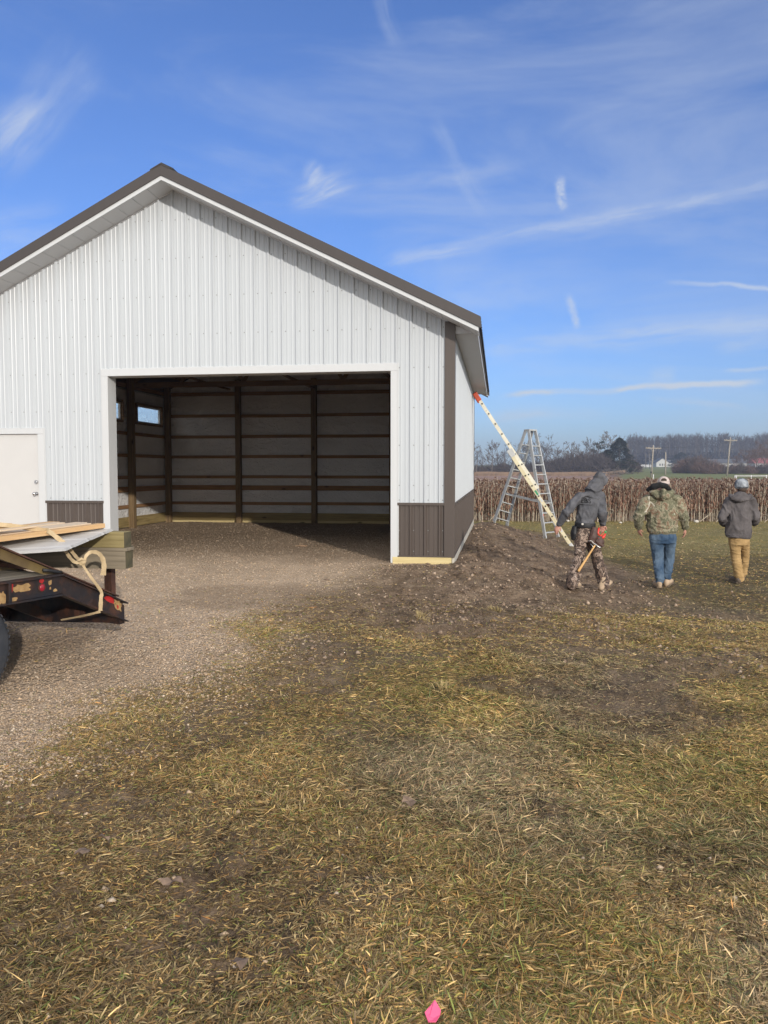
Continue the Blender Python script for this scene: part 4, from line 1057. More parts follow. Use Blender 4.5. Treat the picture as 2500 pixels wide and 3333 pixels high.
def tree(name, label, cat, h, spread, levels, tr_, seed, twig, group, kids=(3, 5), bark='bark', tw='twig', first=.28):
    rs = random.Random(seed); t, c = branch_tree(rs, h, spread, levels, tr_, first, twig, kids)
    r = thing(name, label, cat, (0, 0, 0), 0, group)
    t.build('trunk', M[bark], r, recalc=False); c.build('crown', M[tw], r, recalc=False); return r
HG = 'bare trees in the hedgerow'
bt = [tree('bare_tree', 'bare grey winter tree standing in the hedgerow beyond the crop field', 'tree', 13.0, 1.0, 4, .24, 20+i, .032, HG, (2, 3)) for i in range(4)]
big = tree('bare_tree', 'largest bare tree with a wide spreading crown behind the dark cedar', 'tree', 17.5, 1.15, 5, .55, 77, .042, None, (2, 3), 'bark_p', 'bark')
med = tree('bare_tree', 'rounded bare tree with forking limbs left of the widest bare tree', 'tree', 13.5, 1.05, 5, .42, 41, .040, None, (2, 3), 'bark_p', 'bark')
def gz(x, y): return G(x, y, False)
def put(o, u, Y, rz=0, s=1):
    x = (u-1250)/F*Y; o.location = (x, Y, gz(x, Y)-.1); o.rotation_euler = (0, 0, rz); o.scale = (s, s, s) if isinstance(s, (int, float)) else s
TL = [(1548, 262, .74), (1572, 275, .80), (1600, 268, .86), (1618, 284, .95), (1640, 270, .82), (1668, 280, .9), (1690, 266, .80), (1712, 285, .92), (1745, 278, 1.0), (1765, 268, 1.04), (1785, 282, .86), (1808, 270, .78), (1828, 290, .92), (1898, 280, .9), (1925, 288, .96), (1948, 270, .9), (1885, 292, .85), (2015, 290, 1.0), (1530, 280, .8), (1500, 270, .8), (2040, 288, .92)]
for i, (u, Y, s) in enumerate(TL):
    if i < 4: put(bt[i], u, Y, r2.uniform(0, 6), s*1.12)
    else:
        o = dup(bt[i % 4], (0, 0, 0)); put(o, u, Y, r2.uniform(0, 6), s*1.12*r2.uniform(.95, 1.06))
put(big, 1988, 292, 1.0, 1.0); put(med, 1862, 280, 2.2, 1.0)
# cedar: dense drooping sprays
def cedar(seed, h, w):
    rs = np.random.RandomState(seed); n = 5200
    t = rs.rand(n)**.8; a = rs.rand(n)*6.28
    rad = w*(1-t)**.62*(.55+.45*rs.rand(n)**.4)*(1+.28*np.sin(a*3+t*9)+.2*np.sin(t*31+a))
    c = np.stack([np.cos(a)*rad, np.sin(a)*rad, h*(.03+.97*t)], -1)
    L = .35+.55*rs.rand(n); tilt = -.35+.5*rs.rand(n)
    d = np.stack([np.cos(a)*np.cos(tilt), np.sin(a)*np.cos(tilt), np.sin(tilt)], -1); s = np.stack([-np.sin(a), np.cos(a), rs.randn(n)*.3], -1)
    V = np.stack([c-d*L[:, None]*.4+s*.02, c+s*L[:, None]*.28, c+d*L[:, None]*.7, c-s*L[:, None]*.28], 1)
    V += rs.randn(n, 4, 3)*.06
    Fc = np.arange(n*4).reshape(n, 4)
    C = np.array([.022, .034, .020])*(.6+.9*rs.rand(n))[:, None]+np.array([.02, .012, .006])*rs.rand(n)[:, None]
    return V.reshape(-1, 3), Fc, np.repeat(C, 4, 0)
def conifer(name, label, seed, h, w, group=None):
    r = thing(name, label, 'tree', (0, 0, 0), 0, group)
    mb = MB(); mb.tube([(0, 0, -.3), (0, 0, h*.5), (0, 0, h*.97)], [.25, .16, .03], 6); mb.build('trunk', M['bark'], r)
    V, Fc, Cv = cedar(seed, h, w); o = npmesh('crown', V, Fc, M['cedar'], Cv); o.parent = r; return r
put(conifer('cedar_tree', 'dark green cedar at the right end of the hedgerow', 5, 12.6, 5.6), 2014, 268)
put(conifer('cedar_tree', 'smaller dark cedar touching the left side of the tall cedar', 6, 9.0, 4.6), 1975, 272)
put(conifer('cedar_tree', 'dark evergreen beside the white gabled house', 8, 9.5, 8.0), 2214, 470)
pine = thing('pine_tree', 'ragged pine with flat dark boughs in front of the widest bare tree', 'tree')
mb = MB(); mb.tube([(0, 0, -.3), (.2, 0, 8), (-.1, .2, 15.5)], [.28, .2, .08], 6)
for z, a, L in ((9.5, 0.3, 4), (11, 3.3, 4.5), (12.5, 1.0, 4), (13.5, 3.8, 3.4), (14.6, .2, 3), (12, 5, 3.5), (10.5, 2.2, 3)): mb.tube([(0, 0, z), (math.cos(a)*L*.6, math.sin(a)*L*.6, z+.3), (math.cos(a)*L, math.sin(a)*L, z+.9)], [.09, .06, .03], 4)
mb.build('trunk', M['bark'], pine)
vs = []; rsn = np.random.RandomState(4)
for z, a, L in ((9.5, 0.3, 4), (11, 3.3, 4.5), (12.5, 1.0, 4), (13.5, 3.8, 3.4), (14.6, .2, 3), (12, 5, 3.5), (10.5, 2.2, 3)):
    for q in range(70):
        t = rsn.uniform(.3, 1.05); c = np.array([math.cos(a)*L*t, math.sin(a)*L*t, z+.8*t])+rsn.randn(3)*np.array([.55, .55, .28]); vs.append(c+rsn.randn(4, 3)*.22)
V = np.concatenate(vs); o = npmesh('crown', V, np.arange(len(V)).reshape(-1, 4), M['cedar'], np.tile(np.array([[.022, .032, .018]]), (len(V), 1))*np.repeat(.6+.8*rsn.rand(len(V)//4), 4)[:, None]); o.parent = pine
put(pine, 1945, 284, .3, .80)
# brush thickets: many thin stems from one base
def brush(seed, h, w, n, th):
    rs = np.random.RandomState(seed)
    a = rs.rand(n)*6.28; r = w*np.sqrt(rs.rand(n)); b = np.stack([np.cos(a)*r, np.sin(a)*r*.8, np.zeros(n)], -1)
    env = np.sqrt(np.clip(1-(r/w)**2*.75, .1, 1))*(.75+.25*np.sin(a*2+seed))
    z0 = rs.rand(n)*.75*h*env; b[:, 2] = z0
    L = h*(.12+.3*rs.rand(n)); d = rs.randn(n, 3)*np.array([.6, .6, .4])+np.array([0, 0, .7]); d /= np.linalg.norm(d, axis=1)[:, None]
    s = np.cross(d, rs.randn(n, 3)); s /= np.linalg.norm(s, axis=1)[:, None]; wd = th*(.5+rs.rand(n))
    tip = b+d*L[:, None]; lim = h*env*1.08; tip[:, 2] = np.minimum(tip[:, 2], lim)
    mid = (b+tip)/2+rs.randn(n, 3)*.12
    V = np.stack([b+s*wd[:, None], b-s*wd[:, None], mid+s*wd[:, None]*.8, mid-s*wd[:, None]*.8, tip], 1).reshape(-1, 3)
    i = np.arange(n)[:, None, None]*5
    return V, (i+np.array([[0, 1, 3], [0, 3, 2], [2, 3, 4]])[None]).reshape(-1, 3)
BG = 'leafless brush along the hedgerow'
br = []
for k_ in range(4):
    V, Fc = brush(30+k_, 6.2, 4.6, 3600, .05); o = npmesh('brush_thicket', V, Fc, M['brush']); tag(o, 'grey leafless brush thicket filling the hedgerow', 'brush', BG); br.append(o)
BL = [(1545, 268, .62), (1575, 270, .6), (1603, 276, .66), (1632, 272, .78), (1658, 275, .8), (1682, 270, .74), (1706, 278, .84), (1728, 270, .8), (1752, 276, .86), (1778, 270, .9), (1800, 276, 1.0), (1824, 270, 1.05), (1848, 276, 1.15), (1872, 270, 1.18), (1896, 276, 1.22), (1918, 270, 1.3), (1940, 276, 1.35), (1958, 268, 1.2), (2040, 276, .9), (1520, 272, .7), (1500, 268, .7)]
for i, (u, Y, s) in enumerate(BL):
    s *= 1.22
    if i < 4: put(br[i], u, Y, r2.uniform(0, 6), s)
    else:
        o = br[i % 4].copy(); COL.objects.link(o); put(o, u, Y, r2.uniform(0, 6), s*r2.uniform(.95, 1.08))
# scrub right of the pasture, in front of the long building
RG = 'scrub in front of the long building'
br2 = []
for k_ in range(3):
    V, Fc = brush(50+k_, 6.0, 5.0, 2200, .045); o = npmesh('scrub', V, Fc, M['brush_r'] if k_ == 1 else M['brush']); tag(o, 'bare scrub growing along the fence in front of the long white building', 'scrub', RG); br2.append(o)
RL = [(2228, 252, .8), (2245, 246, 1.05), (2262, 250, 1.2), (2282, 244, 1.15), (2300, 236, .9), (2322, 240, .72), (2345, 236, .66), (2368, 238, .7), (2392, 236, .66), (2412, 240, .74), (2438, 236, .62), (2462, 240, .66), (2488, 236, .68), (2512, 240, .8), (2540, 240, .8), (2255, 262, 1.1), (2212, 256, .5)]
for i, (u, Y, s) in enumerate(RL):
    if i < 3: put(br2[i], u, Y, r2.uniform(0, 6), s)
    else:
        o = br2[i % 3].copy(); COL.objects.link(o); put(o, u, Y, r2.uniform(0, 6), s*r2.uniform(.94, 1.06))
RT = 'bare trees near the long building'
rt = tree('bare_tree', 'bare reddish tree rising near the long white building', 'tree', 11, 1.1, 4, .2, 91, .025, RT, tw='brush_r')
for i, (u, Y, s) in enumerate(((2462, 262, 1.0), (2486, 270, 1.15), (2430, 300, .9), (2270, 256, .62), (2512, 280, 1.2), (2398, 290, .75))):
    o = rt if i == 0 else dup(rt, (0, 0, 0)); put(o, u, Y, r2.uniform(0, 6), s)
# brush pile of pale dead limbs right of the cedar
mb = MB()
for i in range(60):
    a = r2.uniform(0, 6.28); L = r2.uniform(1.5, 4.2); el = r2.uniform(0, .9); b = Vector((r2.uniform(-5, 5), r2.uniform(-1, 1), r2.uniform(0, .5)))
    d = Vector((math.cos(a)*math.cos(el), math.sin(a)*math.cos(el)*.4, math.sin(el))); mb.tube([b, b+d*L*.5+Vector((0, 0, .1)), b+d*L], [.07, .05, .025], 4)
o = mb.build('brush_pile', M['bark_p']); tag(o, 'pale heap of dead limbs at the foot of the cedar', 'brush pile'); put(o, 2020, 235)
# tall dry grass strip in front of the hedgerow
rsn = np.random.RandomState(8); n = 16000
X = rsn.uniform(18, 82, n); Y = rsn.uniform(250, 263, n); X = X*Y/262
Z = height(X, Y, False); hh = .7+.7*rsn.rand(n)*(.5+fbm(X*.12, Y*.12, 3)); dx = rsn.randn(n)*.25
V = np.stack([np.stack([X-.09, Y, Z], -1), np.stack([X+.09, Y, Z], -1), np.stack([X+dx, Y+rsn.randn(n)*.2, Z+hh], -1)], 1).reshape(-1, 3)
tag(npmesh('dry_grass_strip', V, np.arange(3*n).reshape(-1, 3), M['dryg']), 'strip of tall tan dry grass at the foot of the hedgerow', 'grass', kind='stuff')
# far wood: one mass of tall bare trunks and twigs
def wood_mass():
    rs = np.random.RandomState(5); Vs = []; Fs = []; Cs = []; off = 0
    n = 1100
    U = rs.uniform(2040, 2900, n); Y = 560+rs.rand(n)**1.4*110
    X = (U-1250)/F*Y; Z = height(X, Y, False)-.5
    H = (20+6*rs.rand(n))*(.92+.16*fbm(U*.02, Y*0, 4)); H = H+np.clip((U-2400)/100, 0, 1)*2.2
    for x, y, z, h in zip(X, Y, Z, H):
        lean = rs.randn(2)*.6; r = .16+.14*rs.rand()
        pts = np.array([[x-r, y, z], [x+r, y, z], [x+lean[0]+.07, y+lean[1], z+h*.8], [x+lean[0]-.07, y+lean[1], z+h*.8]])
        Vs.append(pts); Fs.append(np.array([[0, 1, 2, 3]])+off); off += 4; Cs.append(np.tile([[.16, .135, .115]], (4, 1))*(.5+.6*rs.rand()))
        k = 44; t = .30+.70*rs.rand(k)**.7; w = (1-t*.75)*2.9+.5
        b = np.stack([x+lean[0]*t+rs.randn(k)*w*.35, y+lean[1]*t+rs.randn(k)*w*.35, z+h*t*.9], -1)
        d = rs.randn(k, 3)*np.array([.6, .6, .25])+np.array([0, 0, 1.0]); d /= np.linalg.norm(d, axis=1)[:, None]; L = (1.4+2.6*rs.rand(k))
        s = np.cross(d, rs.randn(k, 3)); s /= np.linalg.norm(s, axis=1)[:, None]; wd = .07+.09*rs.rand(k)
        q = np.stack([b+s*wd[:, None], b-s*wd[:, None], b+d*L[:, None]-s*.02, b+d*L[:, None]+s*.02], 1).reshape(-1, 3)
        Vs.append(q); Fs.append(np.arange(k*4).reshape(k, 4)+off); off += k*4
        Cs.append(np.tile([[.075, .062, .056]], (k*4, 1))*(.7+.5*rs.rand()))
    # understory
    m = 12000; U = rs.uniform(2040, 2900, m); Y = 548+rs.rand(m)*60; X = (U-1250)/F*Y; Z = height(X, Y, False)
    c = np.stack([X, Y, Z+rs.rand(m)**1.3*9.5], -1); q = (c[:, None, :]+rs.randn(m, 4, 3)*np.array([.6, .6, .9])).reshape(-1, 3)
    Vs.append(q); Fs.append(np.arange(m*4).reshape(m, 4)+off); Cs.append(np.tile([[.052, .044, .042]], (m*4, 1)))
    return np.concatenate(Vs), np.concatenate(Fs), np.concatenate(Cs)
V, Fc, Cv = wood_mass()
tag(npmesh('far_wood', V, Fc, attrmat('far_wood', .95, .05, var=.2, vs=.3), Cv), 'far leafless wood reading as one hazy blue grey mass', 'wood', kind='stuff')

# ================================================================== FAR BUILDINGS, POLES, FENCE
M['siding'] = mk('pale_siding', (.50, .50, .47), (.45, .45, .43), rough=.7)
M['bldg_w'] = mk('white_siding', (.50, .50, .51), (.44, .44, .45), rough=.7)
M['slate'] = mk('dark_shingle', (.07, .075, .085), (.10, .10, .11), rough=.8)
M['redroof'] = mk('red_roof', (.28, .075, .075), (.22, .06, .06), rough=.7)
M['dglass'] = mk('dark_window', (.03, .035, .045), rough=.2)
M['polew'] = mk('pole_wood', (.33, .29, .235), (.26, .23, .185), scale=1, rough=.85)
M['poled'] = mk('dark_pole_wood', (.16, .14, .12), (.11, .10, .09), scale=1, rough=.85)
M['fence'] = mk('white_fence_paint', (.72, .72, .72), rough=.6)
def base(u, Y): x = (u-1250)/F*Y; return Vector((x, Y, gz(x, Y)))
# white gabled house
p = base(2155, 525); hs = thing('white_house', 'small white gabled house on the rise before the far wood', 'house', p)
mb = MB(); mb.prism([(-4.2, 0), (4.2, 0), (4.2, 3.1), (0, 5.9), (-4.2, 3.1)], 0, 9, 0, lambda x, y, z: (x, z, y)); mb.box(4.2, 13.5, 1.5, 8.5, 0, 2.9); mb.build('wall', M['siding'], hs)
mb = MB()
for sg in (-1, 1): mb.prism([(sg*4.7, 2.8), (0, 5.95), (0, 6.2), (sg*4.7, 3.05)], -.4, 9.4, 0, lambda x, y, z: (x, z, y))
mb.prism([(1.2, 2.7), (5.0, 4.9), (8.8, 2.7)], 4.3, 13.9, 0, lambda x, y, z: (z, x, y)); mb.build('roof', M['slate'], hs)
for x in (-1.7, 0, 1.7):
    mb = MB(); mb.box(x-.4, x+.4, -.06, -.01, .9, 2.3); mb.build('window', M['dglass'], hs)
mb = MB(); mb.box(8, 10.4, 1.42, 1.49, .1, 2.3); mb.build('door', M['bldg_w'], hs)
p = base(2096, 520); wl = thing('white_wall', 'long low white wall left of the gabled house', 'wall', p)
mb = MB(); mb.box(-6.5, 5.5, 0, .4, 0, 1.6); mb.build('panel', M['bldg_w'], wl)
mb = MB(); mb.box(-6.5, 5.5, -.05, .45, 1.6, 1.75); mb.build('coping', M['bldg_w'], wl)
p = base(2131, 535); gr = thing('grey_shed', 'low grey shed just left of the gabled house', 'shed', p)
mb = MB(); mb.box(-3.4, 3.4, 0, 5, 0, 3.0); mb.build('wall', mk('grey_siding', (.30, .31, .33), rough=.8), gr)
mb = MB(); mb.prism([(-.4, 3.0), (2.5, 4.3), (5.4, 3.0)], -3.7, 3.7, 0, lambda x, y, z: (z, x, y)); mb.build('roof', M['slate'], gr)
# long low building
p = base(2368, 410); lb_ = thing('long_building', 'long low white building with a dark roof behind the scrub', 'building', p)
mb = MB(); mb.box(-14, 15, 0, 8, -1, 3.0); mb.build('wall', M['bldg_w'], lb_)
mb = MB(); mb.prism([(-.7, 2.9), (4, 5.2), (8.7, 2.9)], -14.8, 15.8, 0, lambda x, y, z: (z, x, y)); mb.build('roof', M['slate'], lb_)
for x in (-10, -5.5, -2.5, 2, 6, 10.5):
    mb = MB(); mb.box(x-.6, x+.6, -.08, -.01, .9, 2.2); mb.build('window', M['dglass'], lb_)
p = base(2495, 380); rb = thing('red_roofed_house', 'house with a dull red roof at the right edge beyond the scrub', 'house', p)
mb = MB(); mb.box(-6, 9, 0, 8, -1, 3.0); mb.build('wall', M['bldg_w'], rb)
mb = MB(); mb.prism([(-.6, 2.9), (4, 5.6), (8.6, 2.9)], -6.6, 9.6, 0, lambda x, y, z: (z, x, y)); mb.build('roof', M['redroof'], rb)
for x in (-3, 1, 5):
    mb = MB(); mb.box(x-.6, x+.6, -.08, -.01, .9, 2.2); mb.build('window', M['dglass'], rb)
# utility poles
def pole(u0, u1, vb, vt, Y, mat, arm, label, low=.1):
    b = base(u0, Y); t = at(u1, vt, Y); h = t.z-b.z
    r = thing('utility_pole', label, 'utility pole', b)
    mb = MB(); mb.tube([(0, 0, -.5), ((t.x-b.x)*.5, 0, h*.5), (t.x-b.x, 0, h)], [.22, .19, .16], 10); mb.build('shaft', M[mat], r)
    if arm:
        z = h-.75; x = (t.x-b.x)*z/h
        mb = MB(); mb.beam((x-arm, -.16, z+.06), (x+arm, -.16, z-.06), .14, .24); mb.build('crossarm', M[mat], r)
        mb = MB(); mb.beam((x-arm*.5, -.2, z-.03), (x, -.2, z-.8), .02, .05); mb.beam((x+arm*.5, -.2, z-.08), (x, -.2, z-.8), .02, .05); mb.build('brace', M[mat], r)
        for q in (-.95, -.6, .6, .95):
            mb = MB(); mb.tube([(x+arm*q, -.16, z+.1), (x+arm*q, -.16, z+.18), (x+arm*q, -.16, z+.30)], [.03, .06, .045], 8); mb.build('insulator', M['bldg_w'], r)
    return r, b, t
pr_, pb, ptp = pole(2365, 2378, 1549, 1424, 205, 'polew', 1.75, 'tall pale wooden pole with a crossarm, right of the pasture')
pl_, pb2, ptp2 = pole(2119, 2127, 1559, 1449, 190, 'polew', 1.9, 'wooden pole with a tilted crossarm left of the gabled house')
pole(2165, 2167, 1549, 1472, 215, 'polew', 0, 'slim pole without crossarm in front of the gabled house')
pole(2101, 2102, 1522, 1478, 400, 'poled', 0, 'thin distant pole left of the wooden crossarm pole')
pole(2114, 2115, 1522, 1475, 390, 'poled', 0, 'thin distant pole close beside the crossarm pole')
mb = MB(); mb.tube([at(2119.5, 1540, 189.6), at(2119.5, 1534, 189.6)], .18, 8); o = mb.build('pole_band', M['black'], None)
o.parent = pl_; o.matrix_parent_inverse = Matrix.Translation(-pb2)
for q in (-.95, .95):
    a = ptp2+Vector((1.9*q, -.16, -.45)); b = ptp+Vector((1.75*q, -.16, -.45)); pts = [a.lerp(b, i/12)-Vector((0, 0, 1.1*math.sin(math.pi*i/12))) for i in range(13)]
    mb = MB(); mb.tube(pts, .018, 4); tag(mb.build('power_line', M['black']), 'thin sagging wire strung between the two crossarm poles', 'power line', 'wires between the poles')
# white board fence
fx = thing('board_fence', 'white two rail board fence at the right edge beyond the crop', 'fence', base(2396, 120))
fb = base(2396, 120)
for z in (.46, 1.0):
    mb = MB(); mb.box(0, 24, -.02, .02, z-.04, z+.045); mb.build('rail', M['fence'], fx)
for i in range(11):
    mb = MB(); mb.box(i*2.35-.05, i*2.35+.05, .022, .12, -.3, 1.12); mb.build('post', M['fence'], fx)
b = base(2388, 118); t_ = at(2393, 1549, 118)
mb = MB(); mb.tube([(0, 0, -.2), (t_.x-b.x, 0, t_.z-b.z+.1)], .06, 8); o = mb.build('white_stake', M['fence']); o.location = b; tag(o, 'short leaning white stake at the end of the board fence', 'stake')
b = base(2124, 160); mb = MB(); mb.tube([(0, 0, -.2), (0, 0, 1.0)], .09, 8); mb.ellipsoid((0, 0, 1.0), (.09, .09, .06)); o = mb.build('marker_post', M['fence']); o.location = base(2126, 158); tag(o, 'small white marker post beside the crossarm pole', 'post')
# ------------------------------------------------------------------ little things on the ground
x, y = .142, 2.145; z = G(x, y)-.03
fl = thing('marker_flag', 'bright pink plastic marker flag lying in the grass near the photographer', 'marker flag', (x, y, z))
mb = MB(); n_ = 8; vs = []
pg = [(-.046, .0), (-.012, .040), (.014, .055), (.046, .018), (.040, -.002), (.014, -.038), (-.028, -.030)]
for k_ in (0, 1):
    for (a, b) in pg: vs.append((a*.52, b*.55, .055+.3*b+.10*a*a*40*.05+(.004 if k_ else 0)+.004*math.sin(a*90)))
n_ = len(pg); mb.add(vs, [tuple(range(n_-1, -1, -1)), tuple(range(n_, 2*n_))]+[(i, (i+1) % n_, n_+(i+1) % n_, n_+i) for i in range(n_)])
mb.build('vinyl', M['pink'], fl)
mb = MB(); mb.tube([(-.05, .0, .055), (-.2, -.07, .01), (-.36, -.1, .005)], .0012, 5); mb.build('wire', M['steel_rust'], fl)
M['flag_or'] = mk('orange_flag', (.75, .09, .03), (.65, .07, .02), rough=.5)
def pinflag(u, v, Y, label):
    b = at(u, v, Y); b.z = G(b.x, b.y); r = thing('marker_flag', label, 'marker flag', b)
    mb = MB(); mb.tube([(0, 0, -.05), (.02, 0, .38)], .004, 5); mb.build('wire', M['steel_rust'], r)
    mb = MB(); mb.box(.02, .15, -.002, .002, .24, .36); mb.build('vinyl', M['flag_or'], r); return r
pinflag(1756, 1697, 27.7, 'small orange marker flag at the edge of the crop field')
M['rock_w'] = mk('white_rock', (.62, .58, .52), (.5, .46, .4), scale=20, rough=.8)
for u, Y, s, lab in ((2269, 27.9, .075, 'pale stone at the crop edge between the two men'), (1850, 27.8, .05, 'small pale stone at the crop edge left of the hooded man'), (2022, 27.9, .05, 'small pale stone at the crop edge right of the hooded man')):
    b = base(u, Y); mb = MB(); mb.ellipsoid((0, 0, s*.5), (s*1.2, s, s*.8), 9, 6); mb.v = [(x*(1+.2*math.sin(i*2.1)), y*(1+.2*math.cos(i*1.7)), z) for i, (x, y, z) in enumerate(mb.v)]
    o = mb.build('stone', M['rock_w']); o.location = (b.x, b.y, G(b.x, b.y)); tag(o, lab, 'stone')
p = at(982, 1784, 14.8); z = G(p.x, p.y); mb = MB(); mb.add([(-.11, 0, .012), (-.02, .04, .03), (.11, .02, .018), (.07, -.03, .012), (-.04, -.035, .02)], [(0, 1, 2, 3, 4)])
o = mb.build('wood_chip', mk('wood_chip', (.50, .32, .20), rough=.8)); o.location = (p.x, p.y, z); tag(o, 'light tan wood scrap on the gravel inside the barn doorway', 'wood scrap')
so = o.modifiers.new('s', 'SOLIDIFY'); so.thickness = .008
M['leaf_b'] = mk('brown_leaf', (.24, .165, .115), (.15, .105, .075), scale=25, rough=.85)
leafs = [(330, 2760, 3.9), (1330, 2660, 3.9), (420, 2470, 4.9), (780, 3150, 2.6), (270, 2840, 3.2), (560, 2890, 3.3), (1010, 2170, 6.9)]
for i, (u, v, Y) in enumerate(leafs):
    d = at(u, v, 1.0); d = Vector((d.x, 1, d.z-CAMZ)); zz0 = .3
    Y = (CAMZ-zz0)/-d.z; x = d.x*Y; z = G(x, Y); mb = MB(); n_ = 9; vs = [(0, 0, .022)]
    for j in range(n_):
        a = 2*math.pi*j/n_; r_ = r2.uniform(.018, .032)*(1.3 if j in (0, 4) else 1); vs.append((r_*math.cos(a)*1.3, r_*math.sin(a), .018+r2.uniform(-.012, .02)))
    mb.add(vs, [(0, 1+j, 1+(j+1) % n_) for j in range(n_)]); o = mb.build('dead_leaf', M['leaf_b']); o.location = (x, Y, z+.03); o.rotation_euler = (0, 0, r2.uniform(0, 6)); tag(o, 'curled grey brown dead leaf lying on the winter grass', 'leaf', 'dead leaves on the grass')
# little tufts of standing straw in the worn ground
M['straw'] = attrmat('straw_tuft', .8, .2, .2, var=.15)
def tuft(seed):
    rs = np.random.RandomState(seed); n = 46; az = rs.rand(n)*6.28; el = .5+rs.rand(n)*.9; L = .07+.13*rs.rand(n); b = rs.randn(n, 2)*.035
    V = np.zeros((n, 5, 3)); w = .0035; s = np.stack([-np.sin(az), np.cos(az)], -1)
    p0 = np.c_[b, np.zeros(n)]; d = np.stack([np.cos(az)*np.cos(el), np.sin(az)*np.cos(el), np.sin(el)], -1); p1 = p0+d*L[:, None]*.6; d2 = d-np.array([0, 0, .5]); p2 = p1+d2*L[:, None]*.45
    for i, (p, k) in enumerate(((p0, 1), (p0, -1), (p1, 1), (p1, -1))): V[:, i] = p+np.c_[s*w*k, np.zeros(n)]
    V[:, 4] = p2; q = np.array([[0, 1, 3], [0, 3, 2], [2, 3, 4]])
    C = np.array([.52, .40, .19])*(.6+.6*rs.rand(n))[:, None]
    return V.reshape(-1, 3), (np.arange(n)[:, None, None]*5+q[None]).reshape(-1, 3), np.repeat(C, 5, 0)
TP = [(1600, 1985), (1370, 2030), (1215, 2035), (1620, 1992), (1385, 2040), (1150, 2105), (1440, 2270), (1950, 2160)]
tb = []
for i, (u, v) in enumerate(TP):
    d = at(u, v, 1.0); zz0 = .26; Y = (CAMZ-zz0)/-(d.z-CAMZ); x = d.x*Y
    if i < 3:
        V, Fc, Cv = tuft(60+i); o = npmesh('straw_tuft', V, Fc, M['straw'], Cv); tag(o, 'small tuft of standing yellow straw in the trampled muddy ground', 'grass tuft', 'straw tufts in the mud'); tb.append(o)
    else: o = tb[i % 3].copy(); COL.objects.link(o)
    o.location = (x, Y, G(x, Y)); o.rotation_euler = (0, 0, i*1.3); s = .62+.25*math.sin(i*2.2); o.scale = (s, s, s*.8)
# ================================================================== PEOPLE
DG = None
def remesh(mb, name, mats, parent, voxel=.011, smooth=4, fold=0.0, fscale=(9, 9, 5), seed=0.0, fn=None):
    me = bpy.data.meshes.new(name+'_raw'); me.from_pydata(mb.v, [], mb.f)
    bm = bmesh.new(); bm.from_mesh(me); bmesh.ops.recalc_face_normals(bm, faces=bm.faces); bm.to_mesh(me); bm.free()
    o = bpy.data.objects.new(name, me); COL.objects.link(o)
    r = o.modifiers.new('r', 'REMESH'); r.mode = 'VOXEL'; r.voxel_size = voxel
    s = o.modifiers.new('s', 'SMOOTH'); s.factor = .5; s.iterations = smooth
    dg = bpy.context.evaluated_depsgraph_get(); dg.update()
    m2 = bpy.data.meshes.new_from_object(o.evaluated_get(dg)); o.modifiers.clear(); o.data = m2; bpy.data.meshes.remove(me); m2.name = name
    if fold:
        nv = [(v.co.copy(), v.normal.copy()) for v in m2.vertices]
        for v, (c, nr_) in zip(m2.vertices, nv):
            q = Vector((c.x*fscale[0]+seed, c.y*fscale[1], c.z*fscale[2]))
            q += mnoise.noise_vector(q*.6)*.9
            a = 1-abs(mnoise.noise(q))*2.2; b = mnoise.noise(q*2.3+Vector((5, 1, 2)))
            d = fold*(a*a*.8-.35+b*.45)
            if fn: d *= fn(c)
            v.co = c+nr_*d
        m2.update()
    m2.polygons.foreach_set('use_smooth', np.ones(len(m2.polygons), bool))
    for m in (mats if isinstance(mats, (list, tuple)) else [mats]): m2.materials.append(m)
    o.parent = parent
    return o
def limb(mb, pts, rads, n=14):
    mb.tube(pts, rads, n, 0, True, True)
    for p, r in zip(pts, rads):
        r = r if isinstance(r, (int, float)) else min(r); mb.ellipsoid(p, (r, r, r), 12, 8)
def rotm(f, up=Vector((0, 0, 1))):
    f = f.normalized(); x = f.cross(up).normalized(); u = x.cross(f); return Matrix((x, f, u)).transposed()   # local x right, y forward, z up
def head(mb, c, f, s=1.0, ears=True):
    m = rotm(f)
    P = lambda x, y, z: c+m @ Vector((x*s, y*s, z*s))
    E = lambda p, r, n=16, k=10: mb.ellipsoid(p, tuple(q*s for q in r), n, k, 0, m)
    E(P(0, -.012, .025), (.077, .096, .095)); E(P(0, .018, -.035), (.064, .076, .078)); E(P(0, .045, -.082), (.040, .040, .030))
    E(P(0, .092, -.022), (.014, .020, .026), 10, 8); E(P(0, .098, -.034), (.017, .016, .012), 10, 8)      # nose
    E(P(0, .080, .022), (.050, .016, .012)); E(P(0, .085, -.066), (.026, .012, .008)); E(P(0, .082, -.076), (.023, .012, .007))
    for q in (-1, 1):
        E(P(q*.045, .066, -.02), (.020, .016, .016))
        if ears: E(P(q*.078, -.008, -.012), (.010, .020, .032), 10, 8)
    return P, m
def eyes(P, parent, mat):
    for q in (-1, 1):
        b = MB(); b.ellipsoid(P(q*.031, .076, .0), (.0115,)*3, 10, 8); b.build('eye', mat, parent)
